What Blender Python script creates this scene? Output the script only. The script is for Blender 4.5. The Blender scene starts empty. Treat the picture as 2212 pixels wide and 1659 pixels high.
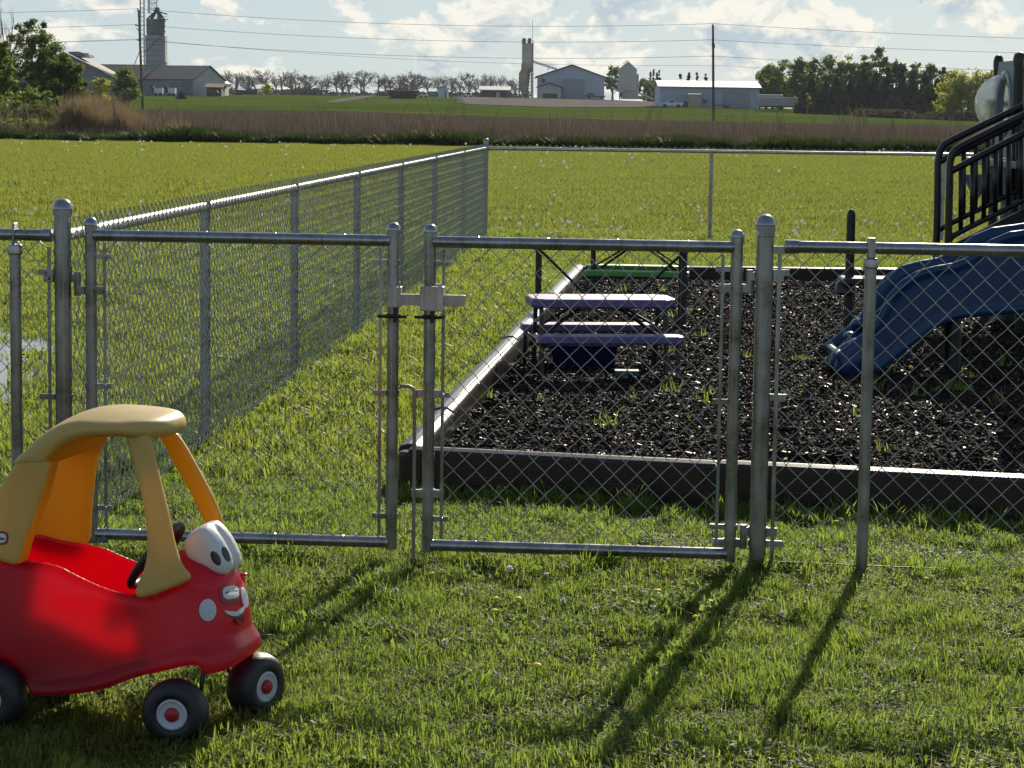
import bpy, math, random
import numpy as np
from mathutils import Vector, Matrix
from math import sin, cos, tan, atan, atan2, pi, radians, sqrt, exp

random.seed(7); RNG = np.random.default_rng(7)
sc = bpy.context.scene
COL = sc.collection

# ------------------------------------------------------------------ camera model
FPX, PW, PH = 5100.0, 2212.0, 1659.0
ROLL = .0135
PITCH = atan((PH/2-242)/FPX)
CAM = Vector((0, 0, 1.584))
def ray(u, v):
    du, dv = u-PW/2, v-PH/2
    a = du*cos(ROLL)+dv*sin(ROLL); b = -du*sin(ROLL)+dv*cos(ROLL)
    return Vector((a, FPX*cos(PITCH)-b*sin(PITCH), -FPX*sin(PITCH)-b*cos(PITCH)))
def G(u, v, z=0.0):
    d = ray(u, v); return CAM+d*((z-CAM.z)/d.z)
def D(u, v, Y):
    d = ray(u, v); return CAM+d*(Y/d.y)
cd = bpy.data.cameras.new('camera'); cam = bpy.data.objects.new('camera', cd); COL.objects.link(cam)
cd.sensor_width = 36; cd.lens = FPX/PW*36; cd.clip_start = .1; cd.clip_end = 30000
_R = Vector((1, 0, 0)); _F = Vector((0, cos(PITCH), -sin(PITCH))); _D = Vector((0, -sin(PITCH), -cos(PITCH)))
_x = _R*cos(ROLL)-_D*sin(ROLL); _y = -(_R*sin(ROLL)+_D*cos(ROLL)); _z = -_F
M = Matrix((_x, _y, _z)).transposed().to_4x4(); M.translation = CAM
cam.matrix_world = M
sc.camera = cam

# ------------------------------------------------------------------ helpers
def tag(o, label=None, cat=None, group=None, kind=None):
    if label: o['label'] = label
    if cat: o['category'] = cat
    if group: o['group'] = group
    if kind: o['kind'] = kind
    return o
def empty(name, loc, label, cat, group=None, rz=0):
    o = bpy.data.objects.new(name, None); COL.objects.link(o); o.location = loc; o.rotation_euler.z = rz
    o.empty_display_size = .1
    return tag(o, label, cat, group)
def link_mesh(name, me, parent=None, smooth=None):
    o = bpy.data.objects.new(name, me); COL.objects.link(o)
    if parent is not None:
        o.parent = parent
        # geometry of parts is given in world space unless local=True
    return o
class MB:
    def __init__(s): s.v = []; s.f = []; s.m = []; s.mi = 0
    def add(s, vs, fs):
        n = len(s.v); s.v += [tuple(p) for p in vs]; s.f += [tuple(i+n for i in f) for f in fs]; s.m += [s.mi]*len(fs)
    def box(s, c, size, ax=None):
        ax = ax or (Vector((1, 0, 0)), Vector((0, 1, 0)), Vector((0, 0, 1)))
        c = Vector(c); h = [q/2 for q in size]; vs = []
        for i in (-1, 1):
            for j in (-1, 1):
                for k in (-1, 1): vs.append(c+ax[0]*(i*h[0])+ax[1]*(j*h[1])+ax[2]*(k*h[2]))
        s.add(vs, [(0, 1, 3, 2), (4, 6, 7, 5), (0, 4, 5, 1), (2, 3, 7, 6), (0, 2, 6, 4), (1, 5, 7, 3)])
    def frame(s, d):
        d = d.normalized(); a = Vector((0, 0, 1)) if abs(d.z) < .9 else Vector((1, 0, 0))
        x = d.cross(a).normalized(); return x, d.cross(x).normalized()
    def tube(s, p0, p1, r, n=10, r1=None, caps=True):
        p0 = Vector(p0); p1 = Vector(p1); r1 = r if r1 is None else r1
        x, y = s.frame(p1-p0); vs = []
        for p, rr in ((p0, r), (p1, r1)):
            for i in range(n):
                a = 2*pi*i/n; vs.append(p+x*(cos(a)*rr)+y*(sin(a)*rr))
        fs = [(i, (i+1) % n, n+(i+1) % n, n+i) for i in range(n)]
        if caps: fs += [tuple(range(n-1, -1, -1)), tuple(range(n, 2*n))]
        s.add(vs, fs)
    def path(s, pts, r, n=8, rs=None, caps=True):
        pts = [Vector(p) for p in pts]; vs = []; x = None
        for k, p in enumerate(pts):
            d = (pts[min(k+1, len(pts)-1)]-pts[max(k-1, 0)]).normalized()
            if x is None: x, y = s.frame(d)
            else:
                x = (x-d*x.dot(d)).normalized(); y = d.cross(x)
            rr = rs[k] if rs else r
            for i in range(n):
                a = 2*pi*i/n; vs.append(p+x*(cos(a)*rr)+y*(sin(a)*rr))
        fs = []
        for k in range(len(pts)-1):
            for i in range(n):
                fs.append((k*n+i, k*n+(i+1) % n, (k+1)*n+(i+1) % n, (k+1)*n+i))
        if caps: fs += [tuple(range(n-1, -1, -1)), tuple(range((len(pts)-1)*n, len(pts)*n))]
        s.add(vs, fs)
    def lathe(s, c, axis, prof, n=24, caps=False):
        c = Vector(c); axis = Vector(axis).normalized(); x, y = s.frame(axis); vs = []
        for (r, h) in prof:
            for i in range(n):
                a = 2*pi*i/n; vs.append(c+axis*h+x*(cos(a)*r)+y*(sin(a)*r))
        fs = []
        for k in range(len(prof)-1):
            for i in range(n): fs.append((k*n+i, k*n+(i+1) % n, (k+1)*n+(i+1) % n, (k+1)*n+i))
        if caps: fs += [tuple(range(n-1, -1, -1)), tuple(range((len(prof)-1)*n, len(prof)*n))]
        s.add(vs, fs)
    def prism(s, poly, ax):
        """poly: list of Vector; ax: extrusion vector"""
        n = len(poly); ax = Vector(ax)
        vs = [Vector(p) for p in poly]+[Vector(p)+ax for p in poly]
        fs = [tuple(range(n-1, -1, -1)), tuple(range(n, 2*n))]+[(i, (i+1) % n, n+(i+1) % n, n+i) for i in range(n)]
        s.add(vs, fs)
    def build(s, name, mat, parent=None, smooth=False, origin=None, local=False, bevel=0, bseg=2):
        me = bpy.data.meshes.new(name)
        vs = s.v
        if parent is not None and not local:
            mi = PINV(parent); vs = [mi@Vector(p) for p in vs]; vs = [tuple(p) for p in vs]
        elif parent is None and origin is not None:
            o_ = Vector(origin); vs = [tuple(Vector(p)-o_) for p in vs]
        me.from_pydata(vs, [], s.f)
        mats = mat if isinstance(mat, (list, tuple)) else [mat]
        for m in mats: me.materials.append(m)
        if len(mats) > 1: me.polygons.foreach_set('material_index', s.m)
        if smooth: me.polygons.foreach_set('use_smooth', [True]*len(s.f))
        me.update()
        o = bpy.data.objects.new(name, me); COL.objects.link(o)
        if parent is not None: o.parent = parent
        elif origin is not None: o.location = origin
        if smooth and smooth != 'all':
            try: me.set_sharp_from_angle(angle=radians(40))
            except Exception: pass
        if bevel:
            b = o.modifiers.new('b', 'BEVEL'); b.width = bevel; b.segments = bseg; b.limit_method = 'ANGLE'; b.angle_limit = radians(35)
            b.use_clamp_overlap = True
        return o
def PINV(o):
    m = Matrix.Identity(4)
    chain = []
    while o is not None: chain.append(o); o = o.parent
    for q in reversed(chain):
        m = m @ (Matrix.Translation(q.location) @ q.rotation_euler.to_matrix().to_4x4())
    return m.inverted()
def copy_tree(o, parent=None):
    c = o.copy(); COL.objects.link(c); c.parent = parent
    for ch in [x for x in o.children]: copy_tree(ch, c)
    return c
ORD = ['first','second','third','fourth','fifth','sixth','seventh','eighth','ninth','tenth','eleventh','twelfth','thirteenth','fourteenth','fifteenth','sixteenth','seventeenth','eighteenth','nineteenth','twentieth','twenty-first','twenty-second','twenty-third','twenty-fourth','twenty-fifth','twenty-sixth','twenty-seventh','twenty-eighth','twenty-ninth','thirtieth','thirty-first','thirty-second','thirty-third','thirty-fourth','thirty-fifth','thirty-sixth','thirty-seventh','thirty-eighth','thirty-ninth','fortieth','forty-first','forty-second','forty-third','forty-fourth','forty-fifth']

# ------------------------------------------------------------------ materials
def newmat(name):
    m = bpy.data.materials.new(name); m.use_nodes = True; nt = m.node_tree
    b = nt.nodes['Principled BSDF']; return m, nt, b
def N(nt, t, **kw):
    n = nt.nodes.new(t)
    for k, v in kw.items():
        if k in n.inputs.keys() if hasattr(n.inputs, 'keys') else False: n.inputs[k].default_value = v
        else: setattr(n, k, v)
    return n
def noise(nt, scale, detail=4, rough=.55, coord='obj', vec=None):
    n = nt.nodes.new('ShaderNodeTexNoise'); n.inputs['Scale'].default_value = scale; n.inputs['Detail'].default_value = detail; n.inputs['Roughness'].default_value = rough
    if vec is None:
        if coord == 'obj':
            t = nt.nodes.new('ShaderNodeTexCoord'); vec = t.outputs['Object']
        else:
            t = nt.nodes.new('ShaderNodeNewGeometry'); vec = t.outputs['Position']
    nt.links.new(vec, n.inputs['Vector']); return n
def ramp(nt, fac, stops, interp='LINEAR'):
    r = nt.nodes.new('ShaderNodeValToRGB'); r.color_ramp.interpolation = interp
    el = r.color_ramp.elements
    while len(el) > 1: el.remove(el[-1])
    el[0].position = stops[0][0]; el[0].color = (*stops[0][1], 1)
    for p, c in stops[1:]:
        e = el.new(p); e.color = (*c, 1)
    nt.links.new(fac, r.inputs['Fac']); return r
def scalec(c, k): return tuple(min(1, q*k) for q in c)
def simple(name, col, rough=.6, metal=0, var=.18, scale=8, bump=0, bscale=60, spec=.5, coat=0):
    m, nt, b = newmat(name)
    n = noise(nt, scale, 5)
    r = ramp(nt, n.outputs['Fac'], [(.3, scalec(col, 1-var)), (.7, scalec(col, 1+var))])
    nt.links.new(r.outputs['Color'], b.inputs['Base Color'])
    b.inputs['Roughness'].default_value = rough; b.inputs['Metallic'].default_value = metal
    b.inputs['Specular IOR Level'].default_value = spec
    if coat: b.inputs['Coat Weight'].default_value = coat
    if bump:
        n2 = noise(nt, bscale, 3); bp = nt.nodes.new('ShaderNodeBump'); bp.inputs['Strength'].default_value = bump; bp.inputs['Distance'].default_value = .01
        nt.links.new(n2.outputs['Fac'], bp.inputs['Height']); nt.links.new(bp.outputs['Normal'], b.inputs['Normal'])
    return m
def leafmat(name, cols, trans, tmix=.5, rough=.45, macro=.4, spec=.4):
    """cols: dark, mid, light reflectance; trans: transmitted colour"""
    m = bpy.data.materials.new(name); m.use_nodes = True; nt = m.node_tree; nt.nodes.clear()
    out = nt.nodes.new('ShaderNodeOutputMaterial')
    oi = nt.nodes.new('ShaderNodeObjectInfo'); geo = nt.nodes.new('ShaderNodeNewGeometry')
    nz = noise(nt, macro, 4, .6, vec=geo.outputs['Position'])
    wn = nt.nodes.new('ShaderNodeMath'); wn.operation = 'MULTIPLY'; nt.links.new(geo.outputs['Random Per Island'], wn.inputs[0]); wn.inputs[1].default_value = .5
    ad = nt.nodes.new('ShaderNodeMath'); ad.operation = 'MULTIPLY_ADD'; nt.links.new(nz.outputs['Fac'], ad.inputs[0]); ad.inputs[1].default_value = .75; nt.links.new(wn.outputs[0], ad.inputs[2])
    r = ramp(nt, ad.outputs[0], [(.2, cols[0]), (.55, cols[1]), (.9, cols[2])])
    pb = nt.nodes.new('ShaderNodeBsdfPrincipled'); pb.inputs['Roughness'].default_value = rough; pb.inputs['Specular IOR Level'].default_value = spec
    nt.links.new(r.outputs['Color'], pb.inputs['Base Color'])
    tr = nt.nodes.new('ShaderNodeBsdfTranslucent')
    mx = nt.nodes.new('ShaderNodeMixRGB'); mx.blend_type = 'MIX'; mx.inputs[0].default_value = .65
    nt.links.new(r.outputs['Color'], mx.inputs[1]); mx.inputs[2].default_value = (*trans, 1)
    nt.links.new(mx.outputs[0], tr.inputs['Color'])
    ms = nt.nodes.new('ShaderNodeMixShader'); ms.inputs[0].default_value = tmix
    nt.links.new(pb.outputs[0], ms.inputs[1]); nt.links.new(tr.outputs[0], ms.inputs[2]); nt.links.new(ms.outputs[0], out.inputs['Surface'])
    return m
def galv(name='galvanized_steel', col=(.30, .31, .32), rough=.36, metal=.75):
    m, nt, b = newmat(name)
    tc = nt.nodes.new('ShaderNodeNewGeometry'); mp = nt.nodes.new('ShaderNodeMapping'); mp.inputs['Scale'].default_value = (60, 60, 3)
    nt.links.new(tc.outputs['Position'], mp.inputs['Vector'])
    n = noise(nt, 1, 4, .6, vec=mp.outputs['Vector'])
    n2 = noise(nt, 9, 5, .6, coord='geo')
    mx = nt.nodes.new('ShaderNodeMath'); mx.operation = 'ADD'; nt.links.new(n.outputs['Fac'], mx.inputs[0]); nt.links.new(n2.outputs['Fac'], mx.inputs[1])
    r = ramp(nt, mx.outputs[0], [(.6, scalec(col, .6)), (1.0, col), (1.4, scalec(col, 1.3))]); r.color_ramp.elements[0].position = .35
    hv = nt.nodes.new('ShaderNodeMath'); hv.operation = 'MULTIPLY'; hv.inputs[1].default_value = .5; nt.links.new(mx.outputs[0], hv.inputs[0])
    r2 = ramp(nt, hv.outputs[0], [(.33, scalec(col, .62)), (.5, col), (.66, scalec(col, 1.35))])
    nt.links.new(r2.outputs['Color'], b.inputs['Base Color']); b.inputs['Metallic'].default_value = metal
    rr = ramp(nt, n2.outputs['Fac'], [(.3, (rough-.1,)*3), (.7, (rough+.12,)*3)]); nt.links.new(rr.outputs['Color'], b.inputs['Roughness'])
    return m
STEEL = galv(col=(.30, .31, .32), rough=.28, metal=.85); WIRE = galv('galvanized_wire', (.36, .39, .38), .42, .6); BRIGHT = galv('bright_zinc', (.5, .5, .5), .3, .8)
BLACKM = simple('black_coated_steel', (.012, .012, .014), .38, 0, .2, 20, spec=.5)
RUST = simple('dark_bolt', (.05, .045, .04), .5, .5)

# ------------------------------------------------------------------ sdf surfaces (smooth moulded plastic)
GRID = {}
def fastf(f):
    V, o, h = GRID[f]; n = V.shape
    def g(x, y, z):
        q = [(x-o[0])/h, (y-o[1])/h, (z-o[2])/h]; out = 0.0; ii = []
        for k in range(3):
            c = min(max(q[k], 0), n[k]-1.001); out += (q[k]-c)**2; ii.append(c)
        i, j, k = int(ii[0]), int(ii[1]), int(ii[2]); a, b, c = ii[0]-i, ii[1]-j, ii[2]-k; W_ = V[i:i+2, j:j+2, k:k+2]
        W_ = W_[0]*(1-a)+W_[1]*a; W_ = W_[0]*(1-b)+W_[1]*b; return float(W_[0]*(1-c)+W_[1]*c)+sqrt(out)*h
    return g
def nets(f, lo, hi, h):
    ax = [np.arange(lo[i], hi[i]+h, h) for i in range(3)]
    X, Y, Z = np.meshgrid(*ax, indexing='ij'); V = f(X, Y, Z); S = V < 0
    GRID[f] = (V, [q[0] for q in ax], h)
    nx, ny, nz = V.shape
    cnt = np.zeros((nx-1, ny-1, nz-1)); acc = np.zeros((nx-1, ny-1, nz-1, 3))
    crn = [(i, j, k) for i in (0, 1) for j in (0, 1) for k in (0, 1)]
    def sub(A, c): return A[c[0]:c[0]+nx-1, c[1]:c[1]+ny-1, c[2]:c[2]+nz-1]
    for a in crn:
        for d in range(3):
            if a[d] == 1: continue
            b = list(a); b[d] = 1; b = tuple(b)
            va, vb = sub(V, a), sub(V, b); cr = sub(S, a) != sub(S, b)
            t = np.where(cr, va/np.where(cr, va-vb, 1), 0)
            cnt += cr
            for e in range(3):
                acc[..., e] += np.where(cr, a[e]+(t if e == d else 0), 0)
    act = cnt > 0; idx = -np.ones(act.shape, int); idx[act] = np.arange(act.sum())
    ii = np.argwhere(act); P = ii+acc[act]/cnt[act][:, None]
    P = P*h+np.array([ax[0][0], ax[1][0], ax[2][0]])
    faces = []
    for d in range(3):
        e, g = [(1, 2), (2, 0), (0, 1)][d]
        sl0 = [slice(None)]*3; sl1 = [slice(None)]*3
        sl0[d] = slice(0, -1); sl1[d] = slice(1, None)
        cr = S[tuple(sl0)] != S[tuple(sl1)]
        w = np.argwhere(cr); w = w[(w[:, e] > 0) & (w[:, g] > 0) & (w[:, e] < V.shape[e]-1) & (w[:, g] < V.shape[g]-1)]
        inside = S[tuple(w.T)]
        def at(de, dg):
            q = w.copy(); q[:, e] += de; q[:, g] += dg; return idx[tuple(q.T)]
        q = np.stack([at(-1, -1), at(0, -1), at(0, 0), at(-1, 0)], 1)
        q[~inside] = q[~inside][:, ::-1]
        faces.append(q)
    return P, np.concatenate(faces)
def np_mesh(name, P, F, mats, parent=None, local=True, midx=None, smooth=True):
    me = bpy.data.meshes.new(name); me.from_pydata(P.tolist(), [], F.tolist())
    for m in (mats if isinstance(mats, (list, tuple)) else [mats]): me.materials.append(m)
    if midx is not None: me.polygons.foreach_set('material_index', midx.astype(np.int32))
    if smooth: me.polygons.foreach_set('use_smooth', np.ones(len(F), bool))
    me.update(); o = bpy.data.objects.new(name, me); COL.objects.link(o)
    if parent is not None: o.parent = parent
    return o
def poly_sdf(poly):
    P = np.array(poly)
    def f(x, z):
        d = np.full(x.shape, 1e9); s = np.ones(x.shape)
        n = len(P)
        for i in range(n):
            a = P[i]; b = P[(i-1) % n]; e = b-a
            wx = x-a[0]; wz = z-a[1]
            t = np.clip((wx*e[0]+wz*e[1])/(e@e), 0, 1)
            bx = wx-e[0]*t; bz = wz-e[1]*t; d = np.minimum(d, bx*bx+bz*bz)
            c1 = z >= a[1]; c2 = z < b[1]; c3 = e[0]*wz > e[1]*wx
            fl = (c1 & c2 & c3) | (~c1 & ~c2 & ~c3); s = np.where(fl, -s, s)
        return s*np.sqrt(d)
    return f
def smax(a, b, k):
    h = np.clip(.5-.5*(b-a)/k, 0, 1); return b*(1-h)+a*h+k*h*(1-h)
def smin(a, b, k): return -smax(-a, -b, k)
def smooth_poly(pts, it=2):
    for _ in range(it):
        q = []
        for i in range(len(pts)):
            a, b = pts[i], pts[(i+1) % len(pts)]
            q.append((a[0]*.75+b[0]*.25, a[1]*.75+b[1]*.25)); q.append((a[0]*.25+b[0]*.75, a[1]*.25+b[1]*.75))
        pts = q
    return pts

# ------------------------------------------------------------------ terrain
UC = [-600, 350, 700, 1000, 1200, 1400, 1500, 1800, 2100, 2800]
YR = [110, 300, 430, 600, 900, 3000]
TZ = [[0]*10,
      [1.15, 1.15, 1.25, .95, .72, .62, .58, .55, .5, .4],
      [3.0, 3.1, 3.2, 2.9, 2.5, 2.8, 2.9, 2.3, 1.4, 1.1],
      [5.0, 5.0, 5.1, 5.2, 5.1, 4.6, 3.6, 3.0, 2.4, 2.0],
      [6.8, 6.8, 6.6, 6.6, 6.4, 5.8, 5.0, 4.0, 3.0, 2.5],
      [7.5]*10]
def tz(x, y):
    if y <= 110: return 0.0
    u = 1106+5100*x/y
    zc = []
    u = min(max(u, UC[0]), UC[-1])
    for i in range(len(UC)-1):
        if u <= UC[i+1]: break
    t = (u-UC[i])/(UC[i+1]-UC[i])
    yy = min(y, 3000)
    for j in range(len(YR)-1):
        if yy <= YR[j+1]: break
    s = (yy-YR[j])/(YR[j+1]-YR[j])
    a = TZ[j][i]*(1-t)+TZ[j][i+1]*t; b = TZ[j+1][i]*(1-t)+TZ[j+1][i+1]*t
    return a*(1-s)+b*s
def ground_at(u, Y):
    x = (u-1106)/5100*Y; return Vector((x, Y, tz(x, Y)))
def V(u, v, Y): return D(u, v, Y)
def onground(u, v, Y):
    """point under pixel (u,v) at distance Y, dropped to the terrain"""
    p = D(u, v, Y); return Vector((p.x, p.y, tz(p.x, p.y)))

def build_ground():
    ys = [-60, -20, -5, 0, 4, 8, 12, 20, 30, 50, 80, 110]+[110+i*10 for i in range(1, 20)]+[310+i*15 for i in range(20)]+[620, 660, 700, 760, 830, 900, 1100, 1500, 2200, 3000, 6000, 12000]
    us = [-40000, -20000, -9000, -4000, -2000]+list(range(-1000, 3301, 60))+[4500, 6500, 11000, 22000, 42000]
    vs = []; fs = []
    for y in ys:
        yy = max(y, 110)
        for u in us:
            x = (u-1106)/5100*yy; vs.append((x, y, tz(x, y)))
    n = len(us)
    for j in range(len(ys)-1):
        for i in range(n-1): fs.append((j*n+i, j*n+i+1, (j+1)*n+i+1, (j+1)*n+i))
    mb = MB(); mb.add(vs, fs)
    m, nt, b = newmat('ground_soil_grass')
    geo = nt.nodes.new('ShaderNodeNewGeometry'); sep = nt.nodes.new('ShaderNodeSeparateXYZ'); nt.links.new(geo.outputs['Position'], sep.inputs[0])
    def mth(op, a, b_=None, c=None):
        q = nt.nodes.new('ShaderNodeMath'); q.operation = op
        for i, w in enumerate((a, b_, c)):
            if w is None: continue
            if isinstance(w, (int, float)): q.inputs[i].default_value = w
            else: nt.links.new(w, q.inputs[i])
        return q.outputs[0]
    def mixc(f, a, b_):
        q = nt.nodes.new('ShaderNodeMixRGB'); nt.links.new(f, q.inputs[0])
        for i, w in ((1, a), (2, b_)):
            if isinstance(w, tuple): q.inputs[i].default_value = (*w, 1)
            else: nt.links.new(w, q.inputs[i])
        return q.outputs[0]
    P = geo.outputs['Position']
    n1 = noise(nt, .35, 5, .6, vec=P); n2 = noise(nt, 14, 4, .6, vec=P); n3 = noise(nt, .02, 4, .6, vec=P)
    mp = nt.nodes.new('ShaderNodeMapping'); mp.inputs['Scale'].default_value = (.02, .12, .1); nt.links.new(P, mp.inputs['Vector'])
    n4 = noise(nt, 1, 5, .6, vec=mp.outputs['Vector'])
    lawn = ramp(nt, n1.outputs['Fac'], [(.3, (.050, .058, .014)), (.5, (.075, .092, .018)), (.7, (.105, .115, .024))]).outputs['Color']
    soil = ramp(nt, n2.outputs['Fac'], [(.35, (.035, .03, .016)), (.65, (.06, .055, .024))]).outputs['Color']
    near = mixc(mth('GREATER_THAN', n2.outputs['Fac'], .52), soil, lawn)
    yw = mth('ADD', sep.outputs['Y'], mth('MULTIPLY', mth('SUBTRACT', n1.outputs['Fac'], .5), 3))

    t_lawn = mth('GREATER_THAN', sep.outputs['Y'], 12)
    c = mixc(t_lawn, near, lawn)
    brown = ramp(nt, n4.outputs['Fac'], [(.3, (.05, .034, .028)), (.5, (.075, .052, .044)), (.7, (.11, .085, .065))]).outputs['Color']
    c = mixc(mth('GREATER_THAN', yw, 110.5), c, brown)
    mpf = nt.nodes.new('ShaderNodeMapping'); mpf.inputs['Scale'].default_value = (.03, .05, .1); nt.links.new(P, mpf.inputs['Vector'])
    n5 = noise(nt, 1, 6, .7, vec=mpf.outputs['Vector'])
    fg = ramp(nt, n5.outputs['Fac'], [(.3, (.045, .07, .012)), (.5, (.07, .105, .018)), (.7, (.12, .13, .035))]).outputs['Color']
    yw2 = mth('ADD', sep.outputs['Y'], mth('MULTIPLY', mth('SUBTRACT', n3.outputs['Fac'], .5), 40))
    c = mixc(mth('GREATER_THAN', yw2, 288), c, fg)
    nt.links.new(c, b.inputs['Base Color']); b.inputs['Roughness'].default_value = .95; b.inputs['Specular IOR Level'].default_value = 0
    bp = nt.nodes.new('ShaderNodeBump'); bp.inputs['Strength'].default_value = .6; bp.inputs['Distance'].default_value = .03
    nt.links.new(n2.outputs['Fac'], bp.inputs['Height']); nt.links.new(bp.outputs['Normal'], b.inputs['Normal'])
    o = mb.build('ground', m, smooth='all'); tag(o, kind='structure')
    # gravel yard and track, sheets laid just above the terrain
    gm = simple('gravel', (.17, .155, .14), 1, 0, .25, .25, spec=0)
    def sheet(name, rows, lift, mat):
        # rows: list of (Y, u0, u1)
        mb = MB(); vs = []; fs = []; n = 24
        for (Y, u0, u1) in rows:
            for i in range(n+1):
                p = ground_at(u0+(u1-u0)*i/n, Y); vs.append((p.x, p.y, p.z+lift))
        for j in range(len(rows)-1):
            for i in range(n): fs.append((j*(n+1)+i, j*(n+1)+i+1, (j+1)*(n+1)+i+1, (j+1)*(n+1)+i))
        mb.add(vs, fs); return mb.build(name, mat, smooth='all')
    rows = []
    for k in range(16):
        Y = 424+k*16; t = k/15
        rows.append((Y, 990-20*t+12*sin(k*1.7), 1432 if Y < 470 else 1432+60*t))
    tag(sheet('gravel_yard', rows, .10, gm), kind='structure')
    rows = [(395, 698, 722), (430, 712, 748), (470, 728, 768), (520, 748, 785), (570, 768, 800), (600, 775, 812)]
    tag(sheet('gravel_track', rows, .08, gm), kind='structure')
build_ground()

# ------------------------------------------------------------------ front fence line geometry
P0 = Vector((.862, 8.09, 0)); FD = Vector((cos(radians(5)), -sin(radians(5)), 0)); FN = Vector((sin(radians(5)), cos(radians(5)), 0))
def FP(u, v):
    d = ray(u, v); t = (P0-CAM).dot(FN)/d.dot(FN); p = CAM+d*t; return (p-P0).dot(FD), p.z
def W(s, z, off=0): return P0+FD*s+FN*off+Vector((0, 0, z))
def chain(mb, Wf, s0, s1, z0, z1, pitch=.082, r=.0021, n=4, off=0, zphase=0):
    """woven diamond fabric; every wire a flattened zigzag of its own"""
    hp = pitch/2; cols = int(round((s1-s0)/hp)); step = (s1-s0)/cols
    rows = int((z1-z0)/hp)
    for i in range(cols):
        sa = s0+i*step; pts = []
        for k in range(rows+1):
            odd = (k+i+zphase) % 2
            s = sa+(step*1.03 if odd else -step*.03); z = z1-k*hp
            o = off+(.0022 if (k % 2) else -.0022)
            pts.append(Wf(s, z, o))
        mb.path(pts, r, n, caps=False)
def cap(mb, p, r, h=.5):
    prof = [(r*1.12, -.02), (r*1.12, 0), (r*1.22, .002), (r*1.2, .008)]
    for i in range(1, 7):
        a = pi/2*i/6; prof.append((r*1.1*cos(a)+.0005, .008+r*1.0*sin(a)))
    mb.lathe(p, (0, 0, 1), prof, 18)
def band(mb, Wf, s, z, r, dirn, h=.022, ext=.03, off=0):
    """strap round a post with an ear and bolt towards dirn (+1/-1 along the fence)"""
    c = Wf(s, z, off); mb.lathe(c, (0, 0, 1), [(r+.0005, -h/2), (r+.0035, -h/2), (r+.0035, h/2), (r+.0005, h/2)], 18)
    ds = (Wf(1, 0)-Wf(0, 0)); fn = (Wf(0, 0, 1)-Wf(0, 0, 0))
    mb.box(c+ds*(dirn*(r+ext/2))-fn*.007, (ext, .012, h), (ds, fn, Vector((0, 0, 1))))
    mb.tube(c+ds*(dirn*(r+ext*.62))-fn*.022, c+ds*(dirn*(r+ext*.62))+fn*.012, .0065, 8)

RZ = FP(1880, 536)[1]            # top rail height
RP = .0205; TP = .030

def W_mesh_panel(parent, s0, s1, z0, z1, **k):
    mb = MB(); chain(mb, W, s0, s1, z0, z1, **k); return mb.build('wire_mesh', WIRE, parent, smooth='all')

def gate(name, label, uL, uR, vtop, vbot, capv, hinge_left, ubarL, ubarR):
    sL = FP(uL[0], uL[1])[0]; sR = FP(uR[0], uR[1])[0]
    zt = FP((uL[0]+uR[0])/2, vtop)[1]; zb = FP((uL[0]+uR[0])/2, vbot)[1]; zc = FP(uL[0], capv)[1]
    g = empty(name, W(sL if hinge_left else sR, 0), label, 'gate')
    mb = MB()
    for s in (sL, sR):
        mb.tube(W(s, zb-.024), W(s, zc-.02), RP, 20)
        cap(mb, W(s, zc-.02), RP)
    mb.tube(W(sL+RP*.7, zt), W(sR-RP*.7, zt), RP*.98, 20); mb.tube(W(sL+RP*.7, zb), W(sR-RP*.7, zb), RP*.98, 20)
    for s, d in ((sL, 1), (sR, -1)):
        for z in (zt, zb): mb.lathe(W(s+d*RP*.75, z), FD, [(RP*1.0, -.004), (RP*1.12, 0), (RP*1.0, .006)], 16)
    for k in range(4):
        s = sL+(sR-sL)*(k+.7)/4.4
        for z in (zt, zb): mb.lathe(W(s, z), FD, [(RP*1.02, -.003), (RP*1.09, 0), (RP*1.02, .003)], 12)
    mb.build('gate_frame', STEEL, g, smooth=True)
    bl = FP(ubarL, (vtop+vbot)/2)[0]; br = FP(ubarR, (vtop+vbot)/2)[0]
    for s in (bl, br):
        mb = MB(); mb.box(W(s, (zt+zb)/2, -.002), (.011, .006, zt-zb-.05), (FD, FN, Vector((0, 0, 1)))); mb.build('tension_bar', STEEL, g)
    W_mesh_panel(g, bl, br, zb+.01, zt-.02, zphase=1 if hinge_left else 0)
    for s, d in ((sL, 1), (sR, -1)):
        for fz in (.93, .5, .09): mb = MB(); band(mb, W, s, zb+(zt-zb)*fz, RP, d, .018, abs((bl if d > 0 else br)-s)+.004); mb.build('brace_band', STEEL, g, smooth=True)
    return g, sL, sR, zt, zb

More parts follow.
